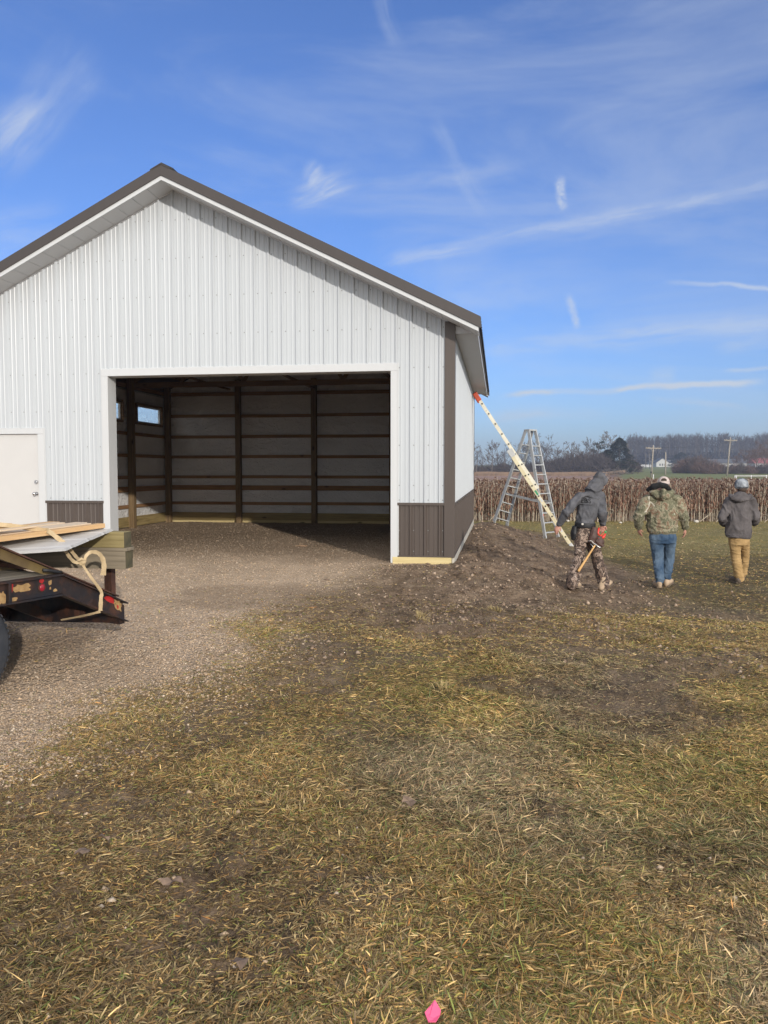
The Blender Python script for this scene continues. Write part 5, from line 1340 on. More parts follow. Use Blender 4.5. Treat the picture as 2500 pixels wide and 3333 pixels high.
def hand(mb, w, fd, pn, side, curl=.5, s=1.0, spread=.0):
    """w wrist, fd finger direction, pn direction the palm faces, side: +1 thumb towards fd x pn"""
    fd = fd.normalized(); pn = (pn-fd*pn.dot(fd)).normalized(); ac = fd.cross(pn)*side
    m = Matrix((ac, fd, pn)).transposed()
    mb.tube([w-fd*.03, w, w+fd*.03*s], [(.024, .024), (.026, .022), (.03, .022)], 10)
    mb.ellipsoid(w+fd*.055*s, (.040*s, .052*s, .017*s), 14, 9, 0, m); mb.ellipsoid(w+fd*.035*s+ac*.022*s+pn*.006, (.018*s, .030*s, .015*s), 10, 8, 0, m)
    for k_, (o, L) in enumerate(((.031, .070), (.0105, .080), (-.0105, .075), (-.031, .058))):
        b = w+fd*(.088-.010*(abs(k_-1.2)))*s+ac*o*s; d = (fd+ac*o*(2+spread*8)).normalized(); pts = [b-d*.02, b]; c = curl*(.8+.12*k_)
        for q, fr in enumerate((.45, .30, .25)):
            d = (d*math.cos(c*(.6+.35*q))+pn*math.sin(c*(.6+.35*q))).normalized(); pts.append(pts[-1]+d*L*fr*s)
        mb.tube(pts, [.0095*s, .0092*s, .0085*s, .0078*s, .006*s], 8)
    b = w+fd*.03*s+ac*.03*s; d = (fd*.75+ac*.75+pn*.35).normalized(); p1 = b+d*.032*s; d2 = (fd*.95+ac*.25+pn*.5).normalized()
    mb.tube([b-d*.01, b, p1, p1+d2*.03*s], [.012*s, .0115*s, .0105*s, .008*s], 8)
M['skin'] = mk('skin', (.50, .26, .19), (.42, .205, .15), scale=10, rough=.55)
M['eye'] = mk('eye', (.05, .04, .035), rough=.2)
M['hoodie'] = mk('grey_hoodie', (.075, .076, .084), (.135, .135, .146), scale=7, rough=.95, bump=.8, bscale=11, spec=.1)
M['hoodie_txt'] = mk('black_print', (.012, .012, .014), rough=.8)
M['camo_t'] = camo('brown_camo', [(.030, .022, .020), (.16, .11, .085), (.045, .034, .030), (.32, .24, .19), (.07, .048, .038), (.46, .38, .32)], 9)
M['camo_j'] = camo('green_camo', [(.060, .060, .038), (.20, .19, .125), (.105, .105, .066), (.27, .245, .17), (.19, .12, .08), (.15, .15, .09), (.52, .49, .41)], 6.5)
M['jeans'] = mk('blue_denim', (.035, .065, .115), (.17, .235, .31), scale=3.0, rough=.9, bump=.5, bscale=24, spec=.12, stretch=(1, 1, .6), lo=.38, hi=.7, dirt=(.25, .25, .23), dscale=8, dlo=.66, dhi=.74)
M['tanp'] = mk('tan_duck', (.33, .215, .095), (.44, .295, .14), scale=5, rough=.9, bump=.5, bscale=22, spec=.1)
M['jeans_d'] = mk('pocket_denim', (.05, .085, .135), (.10, .15, .22), scale=6, rough=.9)
M['jacket'] = mk('grey_brown_duck', (.080, .072, .073), (.132, .12, .121), scale=5, rough=.95, bump=.8, bscale=11, spec=.1)
M['collar'] = mk('black_fleece', (.008, .008, .009), (.016, .016, .017), scale=20, rough=1)
M['cap'] = mk('cap_cloth', (.46, .38, .35), (.54, .46, .42), scale=8, rough=.9)
M['beanie'] = mk('grey_knit', (.11, .125, .15), (.38, .41, .44), scale=9, rough=1, bump=.6, bscale=50, stretch=(1, 1, 1), lo=.42, hi=.62)
M['boot'] = mk('tan_boot', (.48, .36, .25), (.34, .25, .165), scale=9, rough=.85)
M['boot_d'] = mk('dark_boot', (.09, .07, .055), (.16, .12, .085), scale=9, rough=.85)
M['sole'] = mk('boot_sole', (.10, .075, .055), (.20, .15, .10), scale=12, rough=.9)
M['leather'] = mk('brown_leather', (.085, .038, .026), (.05, .024, .018), scale=9, rough=.6, bump=.2)
M['belt'] = mk('black_belt', (.010, .010, .012), rough=.6)
M['hickory'] = wood('hickory_handle', (.60, .34, .13), (.72, .46, .20), 2, .5, False)
M['hammer'] = mk('hammer_steel', (.55, .53, .50), (.40, .38, .35), rough=.3, metal=.9)
M['redtool'] = mk('red_plastic', (.72, .05, .03), (.60, .04, .025), rough=.4)
def boot(parent, heel, toe, up, mat, h=.13, s=1.0):
    """heel/toe: ground contact points; up: ankle direction"""
    f = (toe-heel); L = f.length; f.normalize(); x = f.cross(Vector((0, 0, 1))).normalized(); n = x.cross(f).normalized()
    if n.z < 0: n = -n
    mb = MB()
    P = lambda a, q, o: heel+f*(a*L)+n*q+x*o
    ring = [(.02, .060, .044), (.15, .068, .049), (.35, .060, .048), (.55, .050, .052), (.75, .044, .057), (.92, .036, .048), (.99, .028, .028)]
    mb.tube([P(a, .022+z*.62, 0) for a, z, w in ring], [(z, w) if True else 0 for a, z, w in ring], 12)
    for a, z, w in ring: mb.ellipsoid(P(a, .020+z*.6, 0), (w*.95, w*.95, z*.95), 10, 8, 0, Matrix((x, f, n)).transposed())
    an = P(.20, .06, 0); mb.tube([an, an+up.normalized()*h*.6, an+up.normalized()*h], [.052*s, .050*s, .052*s], 12)
    b = remesh(mb, 'boot', mat, parent, .008, 4, .003, (20, 20, 20))
    m2 = MB(); pr = [(-.03, .044), (.10, .053), (.35, .048), (.6, .055), (.8, .061), (.95, .050), (1.03, .024)]
    poly = [(a*L, w) for a, w in pr]+[(a*L, -w) for a, w in reversed(pr)]
    m2.prism(poly, 0, .024, 0, lambda q, w, z: heel+f*q+x*w+n*z)
    sgo = m2.build('sole', M['sole'], None, .004); sgo.parent = b
    return b
def person(u, v, Y, label):
    b = at(u, v, Y); g = G(b.x, b.y); r = thing('person', label, 'person', (b.x, b.y, g))
    def J(u, v, dy=0): return at(u, v, Y+dy)-Vector((b.x, b.y, g))
    return r, J
def gl(root, p, o=.0):        # drop a local point onto the ground
    w = root.location+p; return Vector((p.x, p.y, G(w.x, w.y)-root.location.z+o))

# ---------- hooded man with tool belt, striding to the right
pA, J = person(1912, 1930, 11.05, 'person in dark grey hooded sweatshirt and camouflage trousers striding right with a tool belt')
hipL, hipR = J(1889, 1742, -.03), J(1916, 1744, .05)
kL, aL = J(1887, 1812, -.05), J(1864, 1896, -.16)
kR, aR = J(1944, 1815, .14), J(1964, 1897, .16)
shL, shR = J(1889, 1616, -.03), J(1953, 1616, .07)
eL, wL = J(1843, 1668, -.10), J(1819, 1708, .02)
eR, wR = J(1962, 1670, -.08), J(1961, 1706, .03)
pel, wai, che, nec = J(1902, 1738), J(1906, 1697), J(1918, 1645, .03), J(1934, 1603, .06)
hdc = J(1955, 1569, .13); hf = Vector((.72, .52, -.45))
body = MB(); P_, m_ = head(body, hdc, hf, .95)
body.tube([nec-Vector((0, 0, .06)), nec, hdc-Vector((0, 0, .05))], [.062, .056, .055], 12)
body.tube([pel-Vector((0, 0, .05)), pel, wai, che, nec-Vector((0, 0, .03))], [(.09, .07), (.105, .08), (.105, .08), (.145, .10), (.10, .07)], 16)
for h_, k_, a_ in ((hipL, kL, aL), (hipR, kR, aR)): limb(body, [h_, k_, a_, a_-Vector((0, 0, .04))], [.066, .048, .040, .038])
for s_, e_, w_ in ((shL, eL, wL), (shR, eR, wR)): limb(body, [s_, e_, w_], [.05, .04, .029])
hand(body, wL, J(1806, 1734, -.02)-J(1818, 1708, 0), Vector((.5, .5, .1)), 1, .55)
hand(body, wR, Vector((.05, .0, -1)), Vector((-.35, -.8, 0)), -1, .85)
bo = remesh(body, 'body', M['skin'], pA, .005, 2); eyes(P_, pA, M['eye'])
hd = MB()
hd.tube([J(1904, 1712), J(1904, 1698), J(1912, 1668, .0), J(1919, 1640, .02), J(1924, 1618, .05), J(1930, 1602, .06)], [(.138, .125), (.142, .128), (.150, .130), (.158, .128), (.145, .112), (.085, .085)], 18)
limb(hd, [shL, shL.lerp(eL, .5), eL, eL.lerp(wL, .55), wL], [.072, .068, .062, .058, .042]); limb(hd, [shR, shR.lerp(eR, .5), eR, eR.lerp(wR, .6), wR], [.074, .070, .066, .060, .042])
hd.ellipsoid(J(1900, 1612, .0), (.10, .085, .05)); hd.ellipsoid(J(1942, 1612, .06), (.10, .085, .05))
mr = rotm(hf)                                              # hood
hd.ellipsoid(hdc+Vector((-.010, -.015, .030)), (.098, .118, .112), 18, 12, 0, mr); hd.ellipsoid(J(1950, 1551, .08), (.070, .075, .075)); hd.ellipsoid(J(1940, 1583, .06), (.105, .10, .10))
hd.tube([J(1924, 1605, .03), J(1934, 1590, .05), J(1946, 1570, .08)], [(.115, .10), (.108, .105), (.10, .10)], 16); hd.tube([J(1943, 1580, .06), J(1950, 1548, .09), J(1953, 1540, .10)], [.085, .05, .025], 12)
ho = remesh(hd, 'hooded_sweatshirt', M['hoodie'], pA, .010, 4, .022, (8, 8, 6), 3.1)
for w_, e_ in ((wL, eL), (wR, eR)):
    d = (w_-e_).normalized(); c = MB(); c.tube([w_-d*.05, w_-d*.02, w_+d*.012], [.045, .046, .040], 14); remesh(c, 'cuff', M['hoodie'], pA, .007, 2, .003, (40, 40, 40))
hm = MB(); hm.tube([J(1903, 1718), J(1904, 1708), J(1905, 1698)], [(.132, .12), (.142, .13), (.140, .127)], 18); remesh(hm, 'shirt_tail', M['hoodie'], pA, .009, 3, .010, (9, 9, 4), 8)
tr = MB(); tr.tube([J(1901, 1764), J(1902, 1742), J(1904, 1722), J(1905, 1706)], [(.122, .115), (.134, .122), (.130, .115), (.122, .108)], 18)
limb(tr, [hipL+Vector((0, 0, -.02)), hipL.lerp(kL, .5), kL, kL.lerp(aL, .5), aL+Vector((-.005, 0, .02)), aL+Vector((-.01, 0, -.03))], [.098, .092, .080, .085, .090, .084]); limb(tr, [hipR+Vector((0, 0, -.02)), hipR.lerp(kR, .5), kR, kR.lerp(aR, .5), aR+Vector((0, 0, .02)), aR+Vector((.008, 0, -.03))], [.098, .094, .082, .085, .088, .082])
remesh(tr, 'trousers', M['camo_t'], pA, .010, 3, .017, (9, 9, 9), 1.3)
hl = gl(pA, J(1858, 1920, -.16)); boot(pA, hl+Vector((-.02, -.03, .075)), gl(pA, hl+Vector((.155, .15, 0)), .0), aL-hl, M['boot'])
hr = gl(pA, J(1957, 1918, .10)); boot(pA, hr, hr+Vector((.19, .17, .07)), Vector((.05, 0, 1)), M['boot'])
bl = MB(); bl.tube([J(1904, 1717), J(1905, 1701)], [(.150, .137), (.150, .137)], 24)
bt_ = bl.build('tool_belt', M['belt'], pA, .006); bt_.rotation_euler = (0, 0, 0)
bk = MB(); bk.box(-.016, .016, -.006, .006, -.014, .014); o = bk.build('buckle', M['hammer'], bt_, .003); o.location = J(1896, 1706, -.145)
def pouch(name, pts, w, d, mat, parent):
    mb = MB(); mb.tube(pts, [(w*.75, d*.6)]+[(w, d)]*(len(pts)-2)+[(w*.85, d*.75)], 14); return remesh(mb, name, mat, parent, .008, 3, .006, (14, 14, 14))
pouch('pouch', [J(1872, 1712, -.02), J(1868, 1735, -.02), J(1869, 1757, -.02)], .05, .075, M['belt'], bt_)
p2_ = pouch('pouch', [J(1936, 1716, -.10), J(1932, 1745, -.13), J(1926, 1768, -.14)], .062, .045, M['leather'], bt_)
pouch('pouch', [J(1948, 1745, -.12), J(1952, 1765, -.13), J(1950, 1780, -.12)], .066, .045, M['leather'], bt_)
mb = MB(); mb.beam(J(1941, 1758, -.17), J(1966, 1778, -.16), .012, .03); mb.build('pouch_rim', M['leather'], bt_)
mb = MB(); mb.tube([J(1922, 1770, -.19), J(1930, 1778, -.20), J(1938, 1774, -.19)], .006, 6); mb.build('hammer_loop', M['chrome'], bt_)
# lettering on the back of the sweatshirt
def lettering(text, size, cx, cz, yfar, target, name, mat, parent, rotz=0, spacing=1.0, sx=1, sy=1):
    cu = bpy.data.curves.new(name, 'FONT'); cu.body = text; cu.size = size; cu.align_x = 'CENTER'; cu.align_y = 'CENTER'; cu.space_character = spacing; cu.offset = .0025
    to = bpy.data.objects.new('tmp', cu); COL.objects.link(to); dg = bpy.context.evaluated_depsgraph_get(); dg.update()
    me = bpy.data.meshes.new_from_object(to.evaluated_get(dg)); bpy.data.objects.remove(to)
    bm = bmesh.new(); bm.from_mesh(me); bmesh.ops.triangulate(bm, faces=bm.faces)
    bmesh.ops.subdivide_edges(bm, edges=bm.edges, cuts=3, use_grid_fill=True)
    tg = bmesh.new(); tg.from_mesh(target.data); bv = BVHTree.FromBMesh(tg)
    c, s = math.cos(rotz), math.sin(rotz); kill = []
    for v in bm.verts:
        v.co.x *= sx; v.co.y *= sy
        x, z = v.co.x*c-v.co.y*s, v.co.x*s+v.co.y*c
        h = bv.ray_cast(Vector((cx+x, yfar, cz+z)), Vector((0, 1, 0)))
        if h[0] is None: kill.append(v); v.co = (cx+x, yfar+.4, cz+z)
        else: v.co = h[0]-Vector((0, .003, 0))
    bmesh.ops.delete(bm, geom=kill, context='VERTS')
    bm.to_mesh(me); bm.free(); tg.free(); me.materials.append(mat); o = bpy.data.objects.new(name, me); COL.objects.link(o); o.parent = parent; return o
c = J(1902, 1630)
lettering('EBS', .092, c.x, c.z, -.6, ho, 'lettering', M['hoodie_txt'], ho, R(-2), 1.05)
lettering('____', .085, c.x, c.z-.02, -.6, ho, 'underline', M['hoodie_txt'], ho, R(-2), .95)
lettering('^', .16, c.x+.015, c.z+.045, -.6, ho, 'roof_mark', M['hoodie_txt'], ho, R(-2), 1, 2.4, .42)
# hammer and red tool
ha, hb_ = J(1936, 1776, -.21), J(1882, 1860, -.22)
ham = thing('hammer', 'framing hammer with a long pale wooden handle hanging at the hooded man\'s hip', 'hammer', pA.location+ha)
ha0 = Vector((0, 0, 0)); hb0 = hb_-ha; dh = hb0.normalized()
mb = MB(); mb.tube([ha0-dh*.02, hb0*.2, hb0*.5, hb0*.85, hb0*.97, hb0], [(.012, .015), (.012, .016), (.015, .019), (.017, .021), (.019, .023), (.014, .018)], 12); mb.build('handle', M['hickory'], ham)
sd = Vector((.85, .1, .45)); sd = (sd-dh*sd.dot(dh)).normalized()
mb = MB(); mb.tube([-dh*.015+sd*.09, -dh*.015+sd*.065, -dh*.015+sd*.06, -dh*.015+sd*.02, -dh*.015, -dh*.015-sd*.04, -dh*.03-sd*.085, -dh*.022-sd*.125+dh*.02], [.019, .019, .013, .015, .018, (.013, .016), (.008, .017), (.003, .014)], 10); mb.build('hammer_head', M['hammer'], ham)
rt_ = thing('snips', 'bright red handled hand tool with a green tip held at the hooded man\'s right hip', 'hand tool', pA.location+J(1962, 1722, -.05))
O2 = J(1962, 1722, -.05)
mb = MB(); mb.tube([J(1950, 1718, -.10)-O2, J(1946, 1735, -.12)-O2, J(1952, 1744, -.13)-O2], [.012, .017, .010], 10); mb.tube([J(1966, 1733, -.09)-O2, J(1958, 1742, -.12)-O2, J(1948, 1753, -.15)-O2], [.009, .012, .010], 10); mb.tube([J(1970, 1738, -.10)-O2, J(1964, 1748, -.12)-O2, J(1958, 1752, -.13)-O2], [.016, .024, .014], 10); mb.build('handle', M['redtool'], rt_)
mb = MB(); mb.ellipsoid(J(1971, 1731, -.09)-O2, (.016, .014, .014)); mb.tube([J(1971, 1731, -.09)-O2, J(1958, 1743, -.13)-O2], .005, 6); mb.build('tip', mk('green_plastic', (.03, .35, .10), rough=.4), rt_)

# ---------- man in camouflage jacket and jeans
pB, J = person(2160, 1908, 12.34, 'person in a green camouflage jacket, blue jeans and a pale cap walking away')
hipL, hipR = J(2137, 1742), J(2178, 1742)
kL, aL = J(2142, 1822, .03), J(2148, 1886, -.10); kR, aR = J(2178, 1812, .16), J(2171, 1876, .14)
shL, shR = J(2103, 1632), J(2206, 1630); eL, wL = J(2079, 1682, -.04), J(2080, 1717, .04); eR, wR = J(2226, 1680, -.06), J(2231, 1719, .0)
nec = J(2157, 1606, .02); hdc = J(2160, 1576, .05); hf = Vector((.32, .94, -.05))
body = MB(); P_, m_ = head(body, hdc, hf)
body.tube([nec-Vector((0, 0, .1)), nec, hdc-Vector((0, 0, .04))], [.07, .065, .062], 12)
body.tube([J(2157, 1760), J(2157, 1735), J(2156, 1700), J(2155, 1650), J(2156, 1612)], [(.15, .11), (.16, .12), (.16, .11), (.18, .12), (.11, .08)], 16)
for h_, k_, a_ in ((hipL, kL, aL), (hipR, kR, aR)): limb(body, [h_, k_, a_, a_-Vector((0, 0, .04))], [.085, .058, .045, .042])
for s_, e_, w_ in ((shL, eL, wL), (shR, eR, wR)): limb(body, [s_, e_, w_], [.06, .048, .032])
hand(body, wL, Vector((.12, .1, -1)), Vector((.7, .3, .1)), 1, .5, 1.0); hand(body, wR, Vector((.02, .1, -1)), Vector((-.75, .35, .0)), -1, .5, 1.05)
remesh(body, 'body', M['skin'], pB, .005, 2); eyes(P_, pB, M['eye'])
jk = MB()
jk.tube([J(2156, 1728), J(2156, 1722), J(2155, 1700), J(2154, 1665), J(2155, 1640), J(2156, 1618), J(2157, 1603, .01)], [(.238, .175), (.248, .182), (.246, .185), (.250, .185), (.235, .165), (.17, .125), (.095, .09)], 22)
limb(jk, [shL, shL.lerp(eL, .5), eL, eL.lerp(wL, .6), wL], [.098, .094, .086, .074, .056]); limb(jk, [shR, shR.lerp(eR, .5), eR, eR.lerp(wR, .6), wR], [.098, .094, .086, .074, .056])
jk.ellipsoid(J(2120, 1622), (.14, .12, .06)); jk.ellipsoid(J(2190, 1621), (.14, .12, .06))
jo = remesh(jk, 'jacket', M['camo_j'], pB, .011, 4, .026, (6, 6, 8), 4.0)
hh = MB(); hh.ellipsoid(J(2158, 1612, -.12), (.165, .09, .075)); hh.tube([J(2158, 1602, -.13), J(2158, 1618, -.17), J(2158, 1630, -.175)], [(.15, .06), (.12, .05), (.05, .03)], 16); hh.ellipsoid(J(2130, 1603, -.06), (.09, .10, .055)); hh.ellipsoid(J(2180, 1602, -.05), (.07, .10, .055))
remesh(hh, 'hood', M['camo_j'], jo, .010, 4, .012, (9, 9, 12), 2)
cl = MB(); pts = [J(2181, 1594, -.09), J(2170, 1583, -.12), J(2150, 1578, -.13), J(2128, 1584, -.10), J(2114, 1594, -.02), J(2122, 1588, .09)]
cl.tube(pts, [(.030, .035), (.042, .045), (.048, .05), (.055, .05), (.05, .045), (.035, .035)], 12)
for p, r in zip(pts, (.03, .042, .048, .052, .048, .035)): cl.ellipsoid(p, (r, r, r*.9), 10, 8)
remesh(cl, 'hood_lining', M['collar'], jo, .009, 3, .006, (14, 14, 14))
hb2 = MB(); hb2.tube([J(2156, 1734), J(2156, 1727), J(2156, 1720)], [(.222, .165), (.243, .178), (.243, .178)], 22); remesh(hb2, 'waistband', M['camo_j'], jo, .010, 3, .006, (10, 10, 4))
sh = MB(); sh.tube([J(2157, 1738), J(2157, 1728)], [(.215, .155), (.22, .16)], 20); remesh(sh, 'undershirt', mk('khaki_shirt', (.20, .18, .12), rough=.9), pB, .010, 2, .006, (10, 10, 4))
jn = MB(); jn.tube([J(2158, 1768), J(2158, 1748), J(2157, 1730), J(2157, 1715)], [(.19, .15), (.208, .162), (.205, .15), (.19, .14)], 20)
for h_, k_, a_ in ((hipL, kL, aL), (hipR, kR, aR)): limb(jn, [h_+Vector((0, 0, -.03)), h_.lerp(k_, .55), k_, k_.lerp(a_, .5), a_+Vector((0, 0, .03)), a_-Vector((0, 0, .01))], [.118, .102, .088, .082, .074, .070])
remesh(jn, 'jeans', M['jeans'], pB, .010, 4, .016, (7, 7, 10), 6, lambda c: .55+1.0*max(0, .45-c.z))
hl = gl(pB, J(2147, 1910, -.14)); boot(pB, hl, hl+Vector((.03, .29, 0)), Vector((0, 0, 1)), M['boot'], .10)
hr = gl(pB, J(2168, 1893, .10)); boot(pB, hr, hr+Vector((.17, .23, .03)), Vector((0, 0, 1)), M['boot'], .10)
cp = MB(); mr = rotm(hf)
Pc = lambda x, y, z: hdc+mr @ Vector((x, y, z))
# cap: dome with a strap gap at the back
nA, nR = 36, 9; vs = []; fs = []
for i in range(nR+1):
    ph = math.pi/2*i/nR
    for j in range(nA):
        an = 2*math.pi*j/nA; vs.append(Pc(.094*math.sin(ph)*math.sin(an), -.012+.112*math.sin(ph)*math.cos(an), .030+.098*math.cos(ph)))
for i in range(nR):
    for j in range(nA):
        an = ((j+.5)/nA*360) % 360; back = abs(an-180)
        if back < 28 and i in (6, 7) or (back < 18 and i == 5): continue
        fs.append((i*nA+j, (i+1)*nA+j, (i+1)*nA+(j+1) % nA, i*nA+(j+1) % nA))
cp.add(vs, fs, 0, True)
co_ = cp.build('cap', M['cap'], pB); sm_ = co_.modifiers.new('s', 'SOLIDIFY'); sm_.thickness = .004
mb = MB(); vs = []
for z in (-.012, .032):
    for j in range(nA):
        an = 2*math.pi*j/nA; vs.append(Pc(.0955*math.sin(an), -.012+.1135*math.cos(an), z))
mb.add(vs, [(j, (j+1) % nA, nA+(j+1) % nA, nA+j) for j in range(nA)], 0, True); o = mb.build('cap_band', M['cap'], co_); s_ = o.modifiers.new('s', 'SOLIDIFY'); s_.thickness = .003
mb = MB(); vs = []; n_ = 14
for q in range(4):
    for j in range(n_+1):
        an = math.pi*(j/n_-.5); vs.append(Pc(.090*math.sin(an), .085+(.0+.028*q)*math.cos(an)+.012*q*0, .0-.012*abs(math.sin(an))*1.5-.004*q))
mb.add(vs, [(q*(n_+1)+j, q*(n_+1)+j+1, (q+1)*(n_+1)+j+1, (q+1)*(n_+1)+j) for q in range(3) for j in range(n_)], 0, True); o = mb.build('cap_brim', M['cap'], co_); s_ = o.modifiers.new('s', 'SOLIDIFY'); s_.thickness = .004
mb = MB(); mb.ellipsoid(Pc(0, -.030, .020), (.082, .090, .088), 16, 10, 0, mr); o = mb.build('hair', mk('dark_hair', (.045, .03, .02), rough=.8), pB)

# ---------- man in grey jacket, tan trousers and knit cap
pC, J = person(2406, 1892, 13.03, 'person in a grey brown jacket, tan trousers and grey knit cap walking away')
hipL, hipR = J(2391, 1752), J(2421, 1752)
kL, aL = J(2396, 1818, .04), J(2407, 1876, -.06); kR, aR = J(2424, 1808, .20), J(2419, 1856, .30)
shL, shR = J(2377, 1633), J(2446, 1633); eL, wL = J(2350, 1684, -.02), J(2357, 1704, .16); eR, wR = J(2460, 1684, -.02), J(2453, 1702, .16)
nec = J(2411, 1613, .03); hdc = J(2413, 1587, .06); hf = Vector((.08, .99, -.12))
body = MB(); P_, m_ = head(body, hdc, hf, .98)
body.tube([nec-Vector((0, 0, .1)), nec, hdc-Vector((0, 0, .04))], [.065, .06, .058], 12)
body.tube([J(2407, 1770), J(2407, 1745), J(2408, 1705), J(2409, 1655), J(2411, 1618)], [(.12, .10), (.135, .105), (.13, .10), (.15, .11), (.09, .075)], 16)
for h_, k_, a_ in ((hipL, kL, aL), (hipR, kR, aR)): limb(body, [h_, k_, a_, a_-Vector((0, 0, .04))], [.08, .052, .042, .04])
for s_, e_, w_ in ((shL, eL, wL), (shR, eR, wR)): limb(body, [s_, e_, w_], [.052, .042, .03])
hand(body, wL, Vector((.75, .6, -.15)), Vector((.3, -.6, 0)), 1, .5); hand(body, wR, Vector((-.75, .6, -.15)), Vector((-.3, -.6, 0)), -1, .5)
remesh(body, 'body', M['skin'], pC, .005, 2); eyes(P_, pC, M['eye'])
jk = MB()
jk.tube([J(2403, 1748), J(2403, 1742), J(2404, 1715), J(2407, 1675), J(2409, 1645), J(2411, 1625), J(2412, 1610, .01)], [(.205, .16), (.214, .168), (.205, .165), (.195, .16), (.185, .145), (.14, .11), (.085, .085)], 22)
limb(jk, [shL, shL.lerp(eL, .5), eL, eL.lerp(wL, .6), wL], [.090, .088, .082, .074, .058]); limb(jk, [shR, shR.lerp(eR, .5), eR, eR.lerp(wR, .6), wR], [.090, .088, .082, .074, .058])
jk.ellipsoid(J(2388, 1625), (.12, .11, .05)); jk.ellipsoid(J(2434, 1625), (.12, .11, .05))
jo = remesh(jk, 'jacket', M['jacket'], pC, .011, 4, .024, (6, 6, 5), 9.0)
hh = MB(); hh.tube([J(2376, 1612, .0), J(2386, 1620, -.10), J(2408, 1626, -.15), J(2430, 1622, -.11), J(2442, 1612, .0)], [(.035, .04), (.042, .06), (.048, .07), (.042, .06), (.034, .04)], 12); hh.ellipsoid(J(2410, 1617, -.07), (.15, .10, .06)); hh.ellipsoid(J(2411, 1610, -.05), (.11, .08, .055))
remesh(hh, 'hood', M['jacket'], jo, .009, 3, .012, (8, 8, 12), 5)
for w_, e_ in ((wL, eL), (wR, eR)):
    d = (w_-e_).normalized(); c = MB(); c.tube([w_-d*.05, w_+d*.02], [.060, .055], 14); remesh(c, 'cuff', M['collar'], jo, .009, 2, .004, (20, 20, 20))
hb2 = MB(); hb2.tube([J(2402, 1751), J(2403, 1744), J(2403, 1736)], [(.196, .152), (.214, .168), (.212, .166)], 22); remesh(hb2, 'hem', M['jacket'], jo, .010, 3, .005, (10, 10, 4))
jn = MB(); jn.tube([J(2405, 1775), J(2405, 1755), J(2405, 1740)], [(.145, .125), (.165, .14), (.16, .13)], 20)
for h_, k_, a_ in ((hipL, kL, aL), (hipR, kR, aR)): limb(jn, [h_+Vector((0, 0, -.02)), h_.lerp(k_, .55), k_, k_.lerp(a_, .5), a_, a_-Vector((0, 0, .045))], [.103, .090, .080, .079, .078, .074])
remesh(jn, 'trousers', M['tanp'], pC, .010, 4, .018, (6, 6, 12), 11, lambda c: .5+1.1*max(0, .5-c.z))
hl = gl(pC, J(2405, 1893, -.10)); boot(pC, hl, hl+Vector((.0, .29, 0)), Vector((0, 0, 1)), M['boot_d'], .10)
hr = gl(pC, J(2417, 1876, .30)); boot(pC, hr, hr+Vector((.06, .27, .05)), Vector((0, 0, 1)), M['boot_d'], .10)
bn = MB(); mr = rotm(hf); bn.ellipsoid(hdc+mr @ Vector((0, -.012, .055)), (.108, .122, .110), 18, 12, 0, mr); bn.tube([hdc+mr @ Vector((0, -.012, -.01)), hdc+mr @ Vector((0, -.012, .05))], [(.104, .12), (.110, .124)], 20)
remesh(bn, 'knit_cap', M['beanie'], pC, .009, 3, .008, (14, 14, 10))
b2_ = MB(); b2_.ellipsoid(hdc+mr @ Vector((0, -.035, -.04)), (.074, .075, .055), 14, 9, 0, mr); b2_.build('hair', mk('brown_hair', (.06, .04, .028), rough=.8), pC)
# ================================================================== LIGHT, SKY, HAZE
SUN_EL = R(15.2)
sh_ = (-DV*math.cos(R(29.8))+RV*math.sin(R(29.8)))
sdir = Vector((sh_.x*math.cos(SUN_EL), sh_.y*math.cos(SUN_EL), math.sin(SUN_EL)))
sun = bpy.data.lights.new('sun', 'SUN'); sun.energy = SUNE; sun.angle = R(.8); sun.color = (1, .93, .84)
so_ = bpy.data.objects.new('sun', sun); COL.objects.link(so_); so_.rotation_euler = (-sdir).to_track_quat('-Z', 'Y').to_euler()
wd_ = bpy.data.worlds.new('World'); SC.world = wd_; wd_.use_nodes = True; t = wd_.node_tree
for n in list(t.nodes): t.nodes.remove(n)
out = t.nodes.new('ShaderNodeOutputWorld')
sky = t.nodes.new('ShaderNodeTexSky'); sky.sky_type = 'NISHITA'; sky.sun_disc = False; sky.sun_elevation = SUN_EL; sky.sun_rotation = math.atan2(sdir.x, sdir.y)
sky.air_density = 1.0; sky.dust_density = .6; sky.ozone_density = 2.2; sky.altitude = 200
tint = t.nodes.new('ShaderNodeMix'); tint.data_type = 'RGBA'; tint.blend_type = 'MULTIPLY'; tint.inputs['Factor'].default_value = 1
lk(t, sky.outputs[0], tint.inputs['A']); tint.inputs['B'].default_value = (SKYT[0], SKYT[1], SKYT[2], 1)
bg = t.nodes.new('ShaderNodeBackground'); lk(t, tint.outputs['Result'], bg.inputs[0]); bg.inputs[1].default_value = SKYS
tc = t.nodes.new('ShaderNodeTexCoord'); D0 = tc.outputs['Generated']
def vm(op, a, b=None, c=None):
    n = t.nodes.new('ShaderNodeVectorMath'); n.operation = op
    for i, q in enumerate((a, b, c)):
        if q is None: continue
        if hasattr(q, 'links'): lk(t, q, n.inputs[i])
        else: n.inputs[i].default_value = tuple(q)
    return n
def mt(op, a, b=None, c=None, clamp=False):
    n = t.nodes.new('ShaderNodeMath'); n.operation = op; n.use_clamp = clamp
    for i, q in enumerate((a, b, c)):
        if q is None: continue
        if hasattr(q, 'links'): lk(t, q, n.inputs[i])
        else: n.inputs[i].default_value = q
    return n.outputs[0]
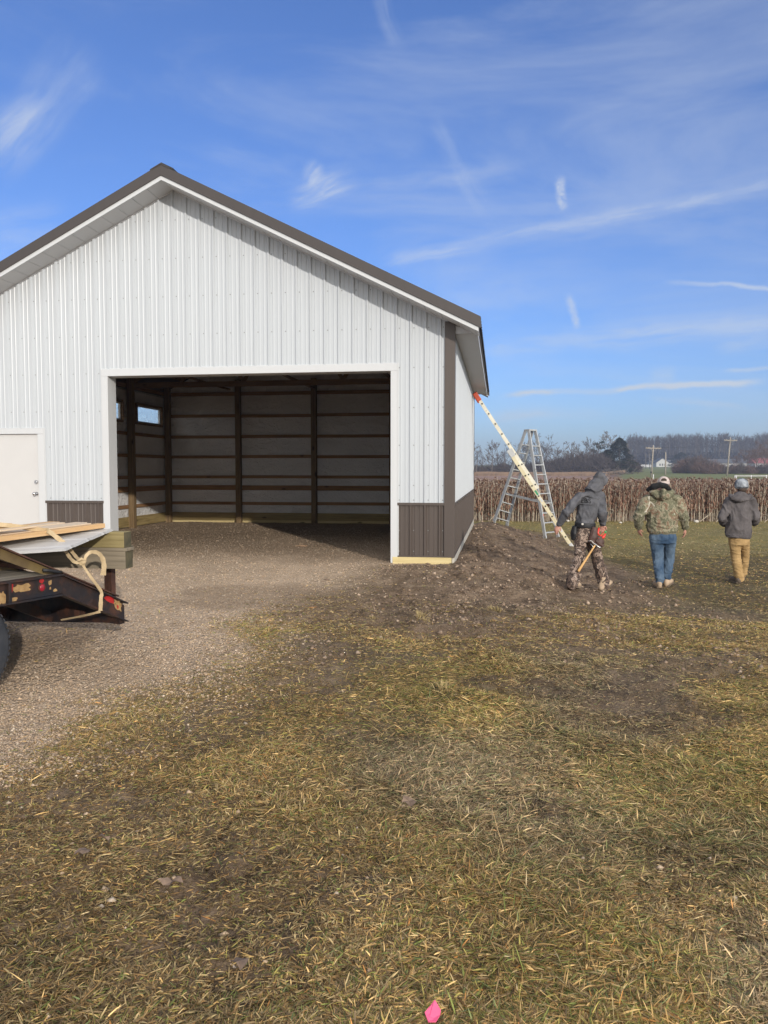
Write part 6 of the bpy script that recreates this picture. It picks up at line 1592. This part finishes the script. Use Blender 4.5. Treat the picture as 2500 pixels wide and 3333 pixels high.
def mr_(v, a, b, c=0, d=1, smooth=True):
    n = t.nodes.new('ShaderNodeMapRange'); n.interpolation_type = 'SMOOTHSTEP' if smooth else 'LINEAR'; lk(t, v, n.inputs[0])
    for i, q in enumerate((a, b, c, d)): n.inputs[i+1].default_value = q
    return n.outputs[0]
def dr(u, v): return (at(u, v, 10)-Vector((0, 0, CAMZ))).normalized()
nz = N(t, 'ShaderNodeTexNoise', Scale=9, Detail=5, Roughness=.6); lk(t, D0, nz.inputs['Vector'])
wob = vm('MULTIPLY_ADD', vm('SUBTRACT', nz.outputs['Color'], (.5, .5, .5)).outputs[0], (.022, .022, .022), D0).outputs[0]
nf = N(t, 'ShaderNodeTexNoise', Scale=26, Detail=8, Roughness=.68, Distortion=.8); lk(t, D0, nf.inputs['Vector'])
nf2 = N(t, 'ShaderNodeTexNoise', Scale=70, Detail=6, Roughness=.65); lk(t, D0, nf2.inputs['Vector'])
total = None
def add(x):
    global total
    total = x if total is None else mt('ADD', total, x)
NTR = [0]
def trail(p, q, w, strength, rag=.6, noise=None, taper=.55, wv=None, fib=None):
    a, b = dr(*p), dr(*q); n = a.cross(b).normalized(); c = ((a+b)/2).normalized(); ax_ = n.cross(c).normalized(); hl = abs((b-c).dot(ax_))
    src = wv or wob; NTR[0] += 1
    sd0 = vm('DOT_PRODUCT', src, n).outputs['Value']; se0 = vm('DOT_PRODUCT', src, ax_).outputs['Value']
    fr = mr_(vm('DOT_PRODUCT', D0, c).outputs['Value'], .3, .5)
    fib = fib or (9, 60)
    cx = t.nodes.new('ShaderNodeCombineXYZ'); lk(t, mt('MULTIPLY', se0, fib[0]), cx.inputs[0]); lk(t, mt('MULTIPLY', sd0, fib[1]), cx.inputs[1]); cx.inputs[2].default_value = NTR[0]*3.7
    nn_ = N(t, 'ShaderNodeTexNoise', Scale=1.0, Detail=8, Roughness=.62, Distortion=.35); lk(t, cx.outputs[0], nn_.inputs['Vector'])
    m = mt('MULTIPLY', mr_(mt('ABSOLUTE', sd0), w/F, 0, 0, 1), mr_(mt('ABSOLUTE', se0), hl, hl*taper, 0, 1)); m = mt('MULTIPLY', m, fr)
    m = mt('MULTIPLY', m, mr_(nn_.outputs['Fac'], .5-rag*.30, .5+rag*.28+.02, max(0, .55-rag*.6), 1)); add(mt('MULTIPLY', m, strength))
trail((1220, 866), (2600, 592), 36, .34, .3, None, .85)
trail((1395, 370), (1605, 720), 42, .22, .9)
trail((1235, -40), (1300, 150), 34, .25, .9)
trail((1821, 572), (1832, 702), 20, .85, 1.0, None, .4, None, (130, 90))
trail((1848, 945), (1880, 1085), 20, .85, 1.0, None, .3, None, (110, 90))
trail((1540, 1137), (2650, 1040), 60, .36, .5, None, .8)
trail((1900, 1075), (2560, 1055), 26, .28, .6)
trail((2150, 912), (2600, 952), 10, .50, .4, None, .6)
trail((1620, 1289), (2520, 1240), 15, .95, .3, None, .75)
trail((1560, 1352), (2000, 1345), 26, .45, .6)
trail((2080, 1300), (2450, 1326), 16, .45, .7)
trail((2340, 1206), (2600, 1201), 10, .45, .5)
trail((2100, 1226), (2215, 1222), 34, .42, .8, nf2.outputs['Fac'], .3)
trail((905, 668), (1185, 560), 62, .75, 1.0, None, .15, None, (16, 95)); trail((985, 600), (1050, 535), 40, .55, 1.0, None, .1, None, (20, 80))
trail((1090, 600), (1760, 545), 60, .24, .8, None, .5)
trail((-60, 560), (210, 300), 90, .55, 1.0, None, .2, None, (10, 70)); trail((90, 420), (330, 130), 110, .26, 1.0, None, .2, None, (8, 60)); trail((-80, 430), (170, 330), 70, .30, 1.0, None, .2, None, (10, 70))
trail((2300, 1135), (2560, 1085), 50, .30, .9, None, .3, None, (14, 80))
trail((-100, 780), (260, 715), 100, .26, .9, None, .3)
trail((1300, 960), (2100, 850), 120, .12, .9, None, .3)
# broad thin cirrus veil
st_ = t.nodes.new('ShaderNodeMapping'); st_.inputs['Rotation'].default_value = (0, R(14), 0); st_.inputs['Scale'].default_value = (1.1, 1.1, 4.2); lk(t, D0, st_.inputs[0])
nv_ = N(t, 'ShaderNodeTexNoise', Scale=2.6, Detail=7, Roughness=.58, Distortion=.5); lk(t, st_.outputs[0], nv_.inputs['Vector'])
sepz = t.nodes.new('ShaderNodeSeparateXYZ'); lk(t, D0, sepz.inputs[0])
add(mt('MULTIPLY', mr_(nv_.outputs['Fac'], .40, .75), .30))
cl_ = mt('MULTIPLY', mt('MINIMUM', total, .92), mr_(sepz.outputs[2], 0, .03))
bgc = t.nodes.new('ShaderNodeBackground'); bgc.inputs[0].default_value = (.80, .88, 1, 1); bgc.inputs[1].default_value = CLOUD
mxs = t.nodes.new('ShaderNodeMixShader'); lk(t, cl_, mxs.inputs[0]); lk(t, bg.outputs[0], mxs.inputs[1]); lk(t, bgc.outputs[0], mxs.inputs[2])
# unseen milky cirrus around the sun, behind the camera, widened overhead as added fill
sd_ = vm('DOT_PRODUCT', D0, sdir).outputs['Value']
na_ = N(t, 'ShaderNodeTexNoise', Scale=3.2, Detail=6, Roughness=.6); lk(t, st_.outputs[0], na_.inputs['Vector'])
au = mt('MULTIPLY', mr_(sd_, -.22, .6), mr_(na_.outputs['Fac'], .15, .6, .55, 1))
bga = t.nodes.new('ShaderNodeBackground'); bga.inputs[0].default_value = (1, .985, .96, 1); bga.inputs[1].default_value = AUR
mxa = t.nodes.new('ShaderNodeMixShader'); lk(t, au, mxa.inputs[0]); lk(t, mxs.outputs[0], mxa.inputs[1]); lk(t, bga.outputs[0], mxa.inputs[2]); lk(t, mxa.outputs[0], out.inputs[0])
# haze: one closed box of thin air round everything
mb = MB(); mb.box(-1750, 1750, -120, 1750, -1.5, 62)
hz = mb.build('haze', []); m = bpy.data.materials.new('haze_air'); m.use_nodes = True; ht_ = m.node_tree
for n in list(ht_.nodes):
    if n.type == 'BSDF_PRINCIPLED': ht_.nodes.remove(n)
pv = ht_.nodes.new('ShaderNodeVolumePrincipled'); pv.inputs['Color'].default_value = (.70, .80, .97, 1); pv.inputs['Density'].default_value = HAZE; pv.inputs['Anisotropy'].default_value = .2
lk(ht_, pv.outputs[0], ht_.nodes['Material Output'].inputs['Volume']); hz.data.materials.append(m); tag(hz, 'thin bluish winter haze hanging over the fields', 'haze', kind='stuff')
hz.display_type = 'WIRE'
SC.view_settings.view_transform = 'Standard'; SC.view_settings.look = 'None'; SC.view_settings.exposure = EXPO; SC.view_settings.gamma = 1
SC.render.engine = 'CYCLES'
cy = SC.cycles; cy.max_bounces = 8; cy.diffuse_bounces = 5; cy.glossy_bounces = 3; cy.transmission_bounces = 4; cy.transparent_max_bounces = 6; cy.volume_bounces = 0
cy.use_denoising = True; cy.sample_clamp_indirect = 8
try: cy.denoiser = 'OPENIMAGEDENOISE'
except Exception: pass
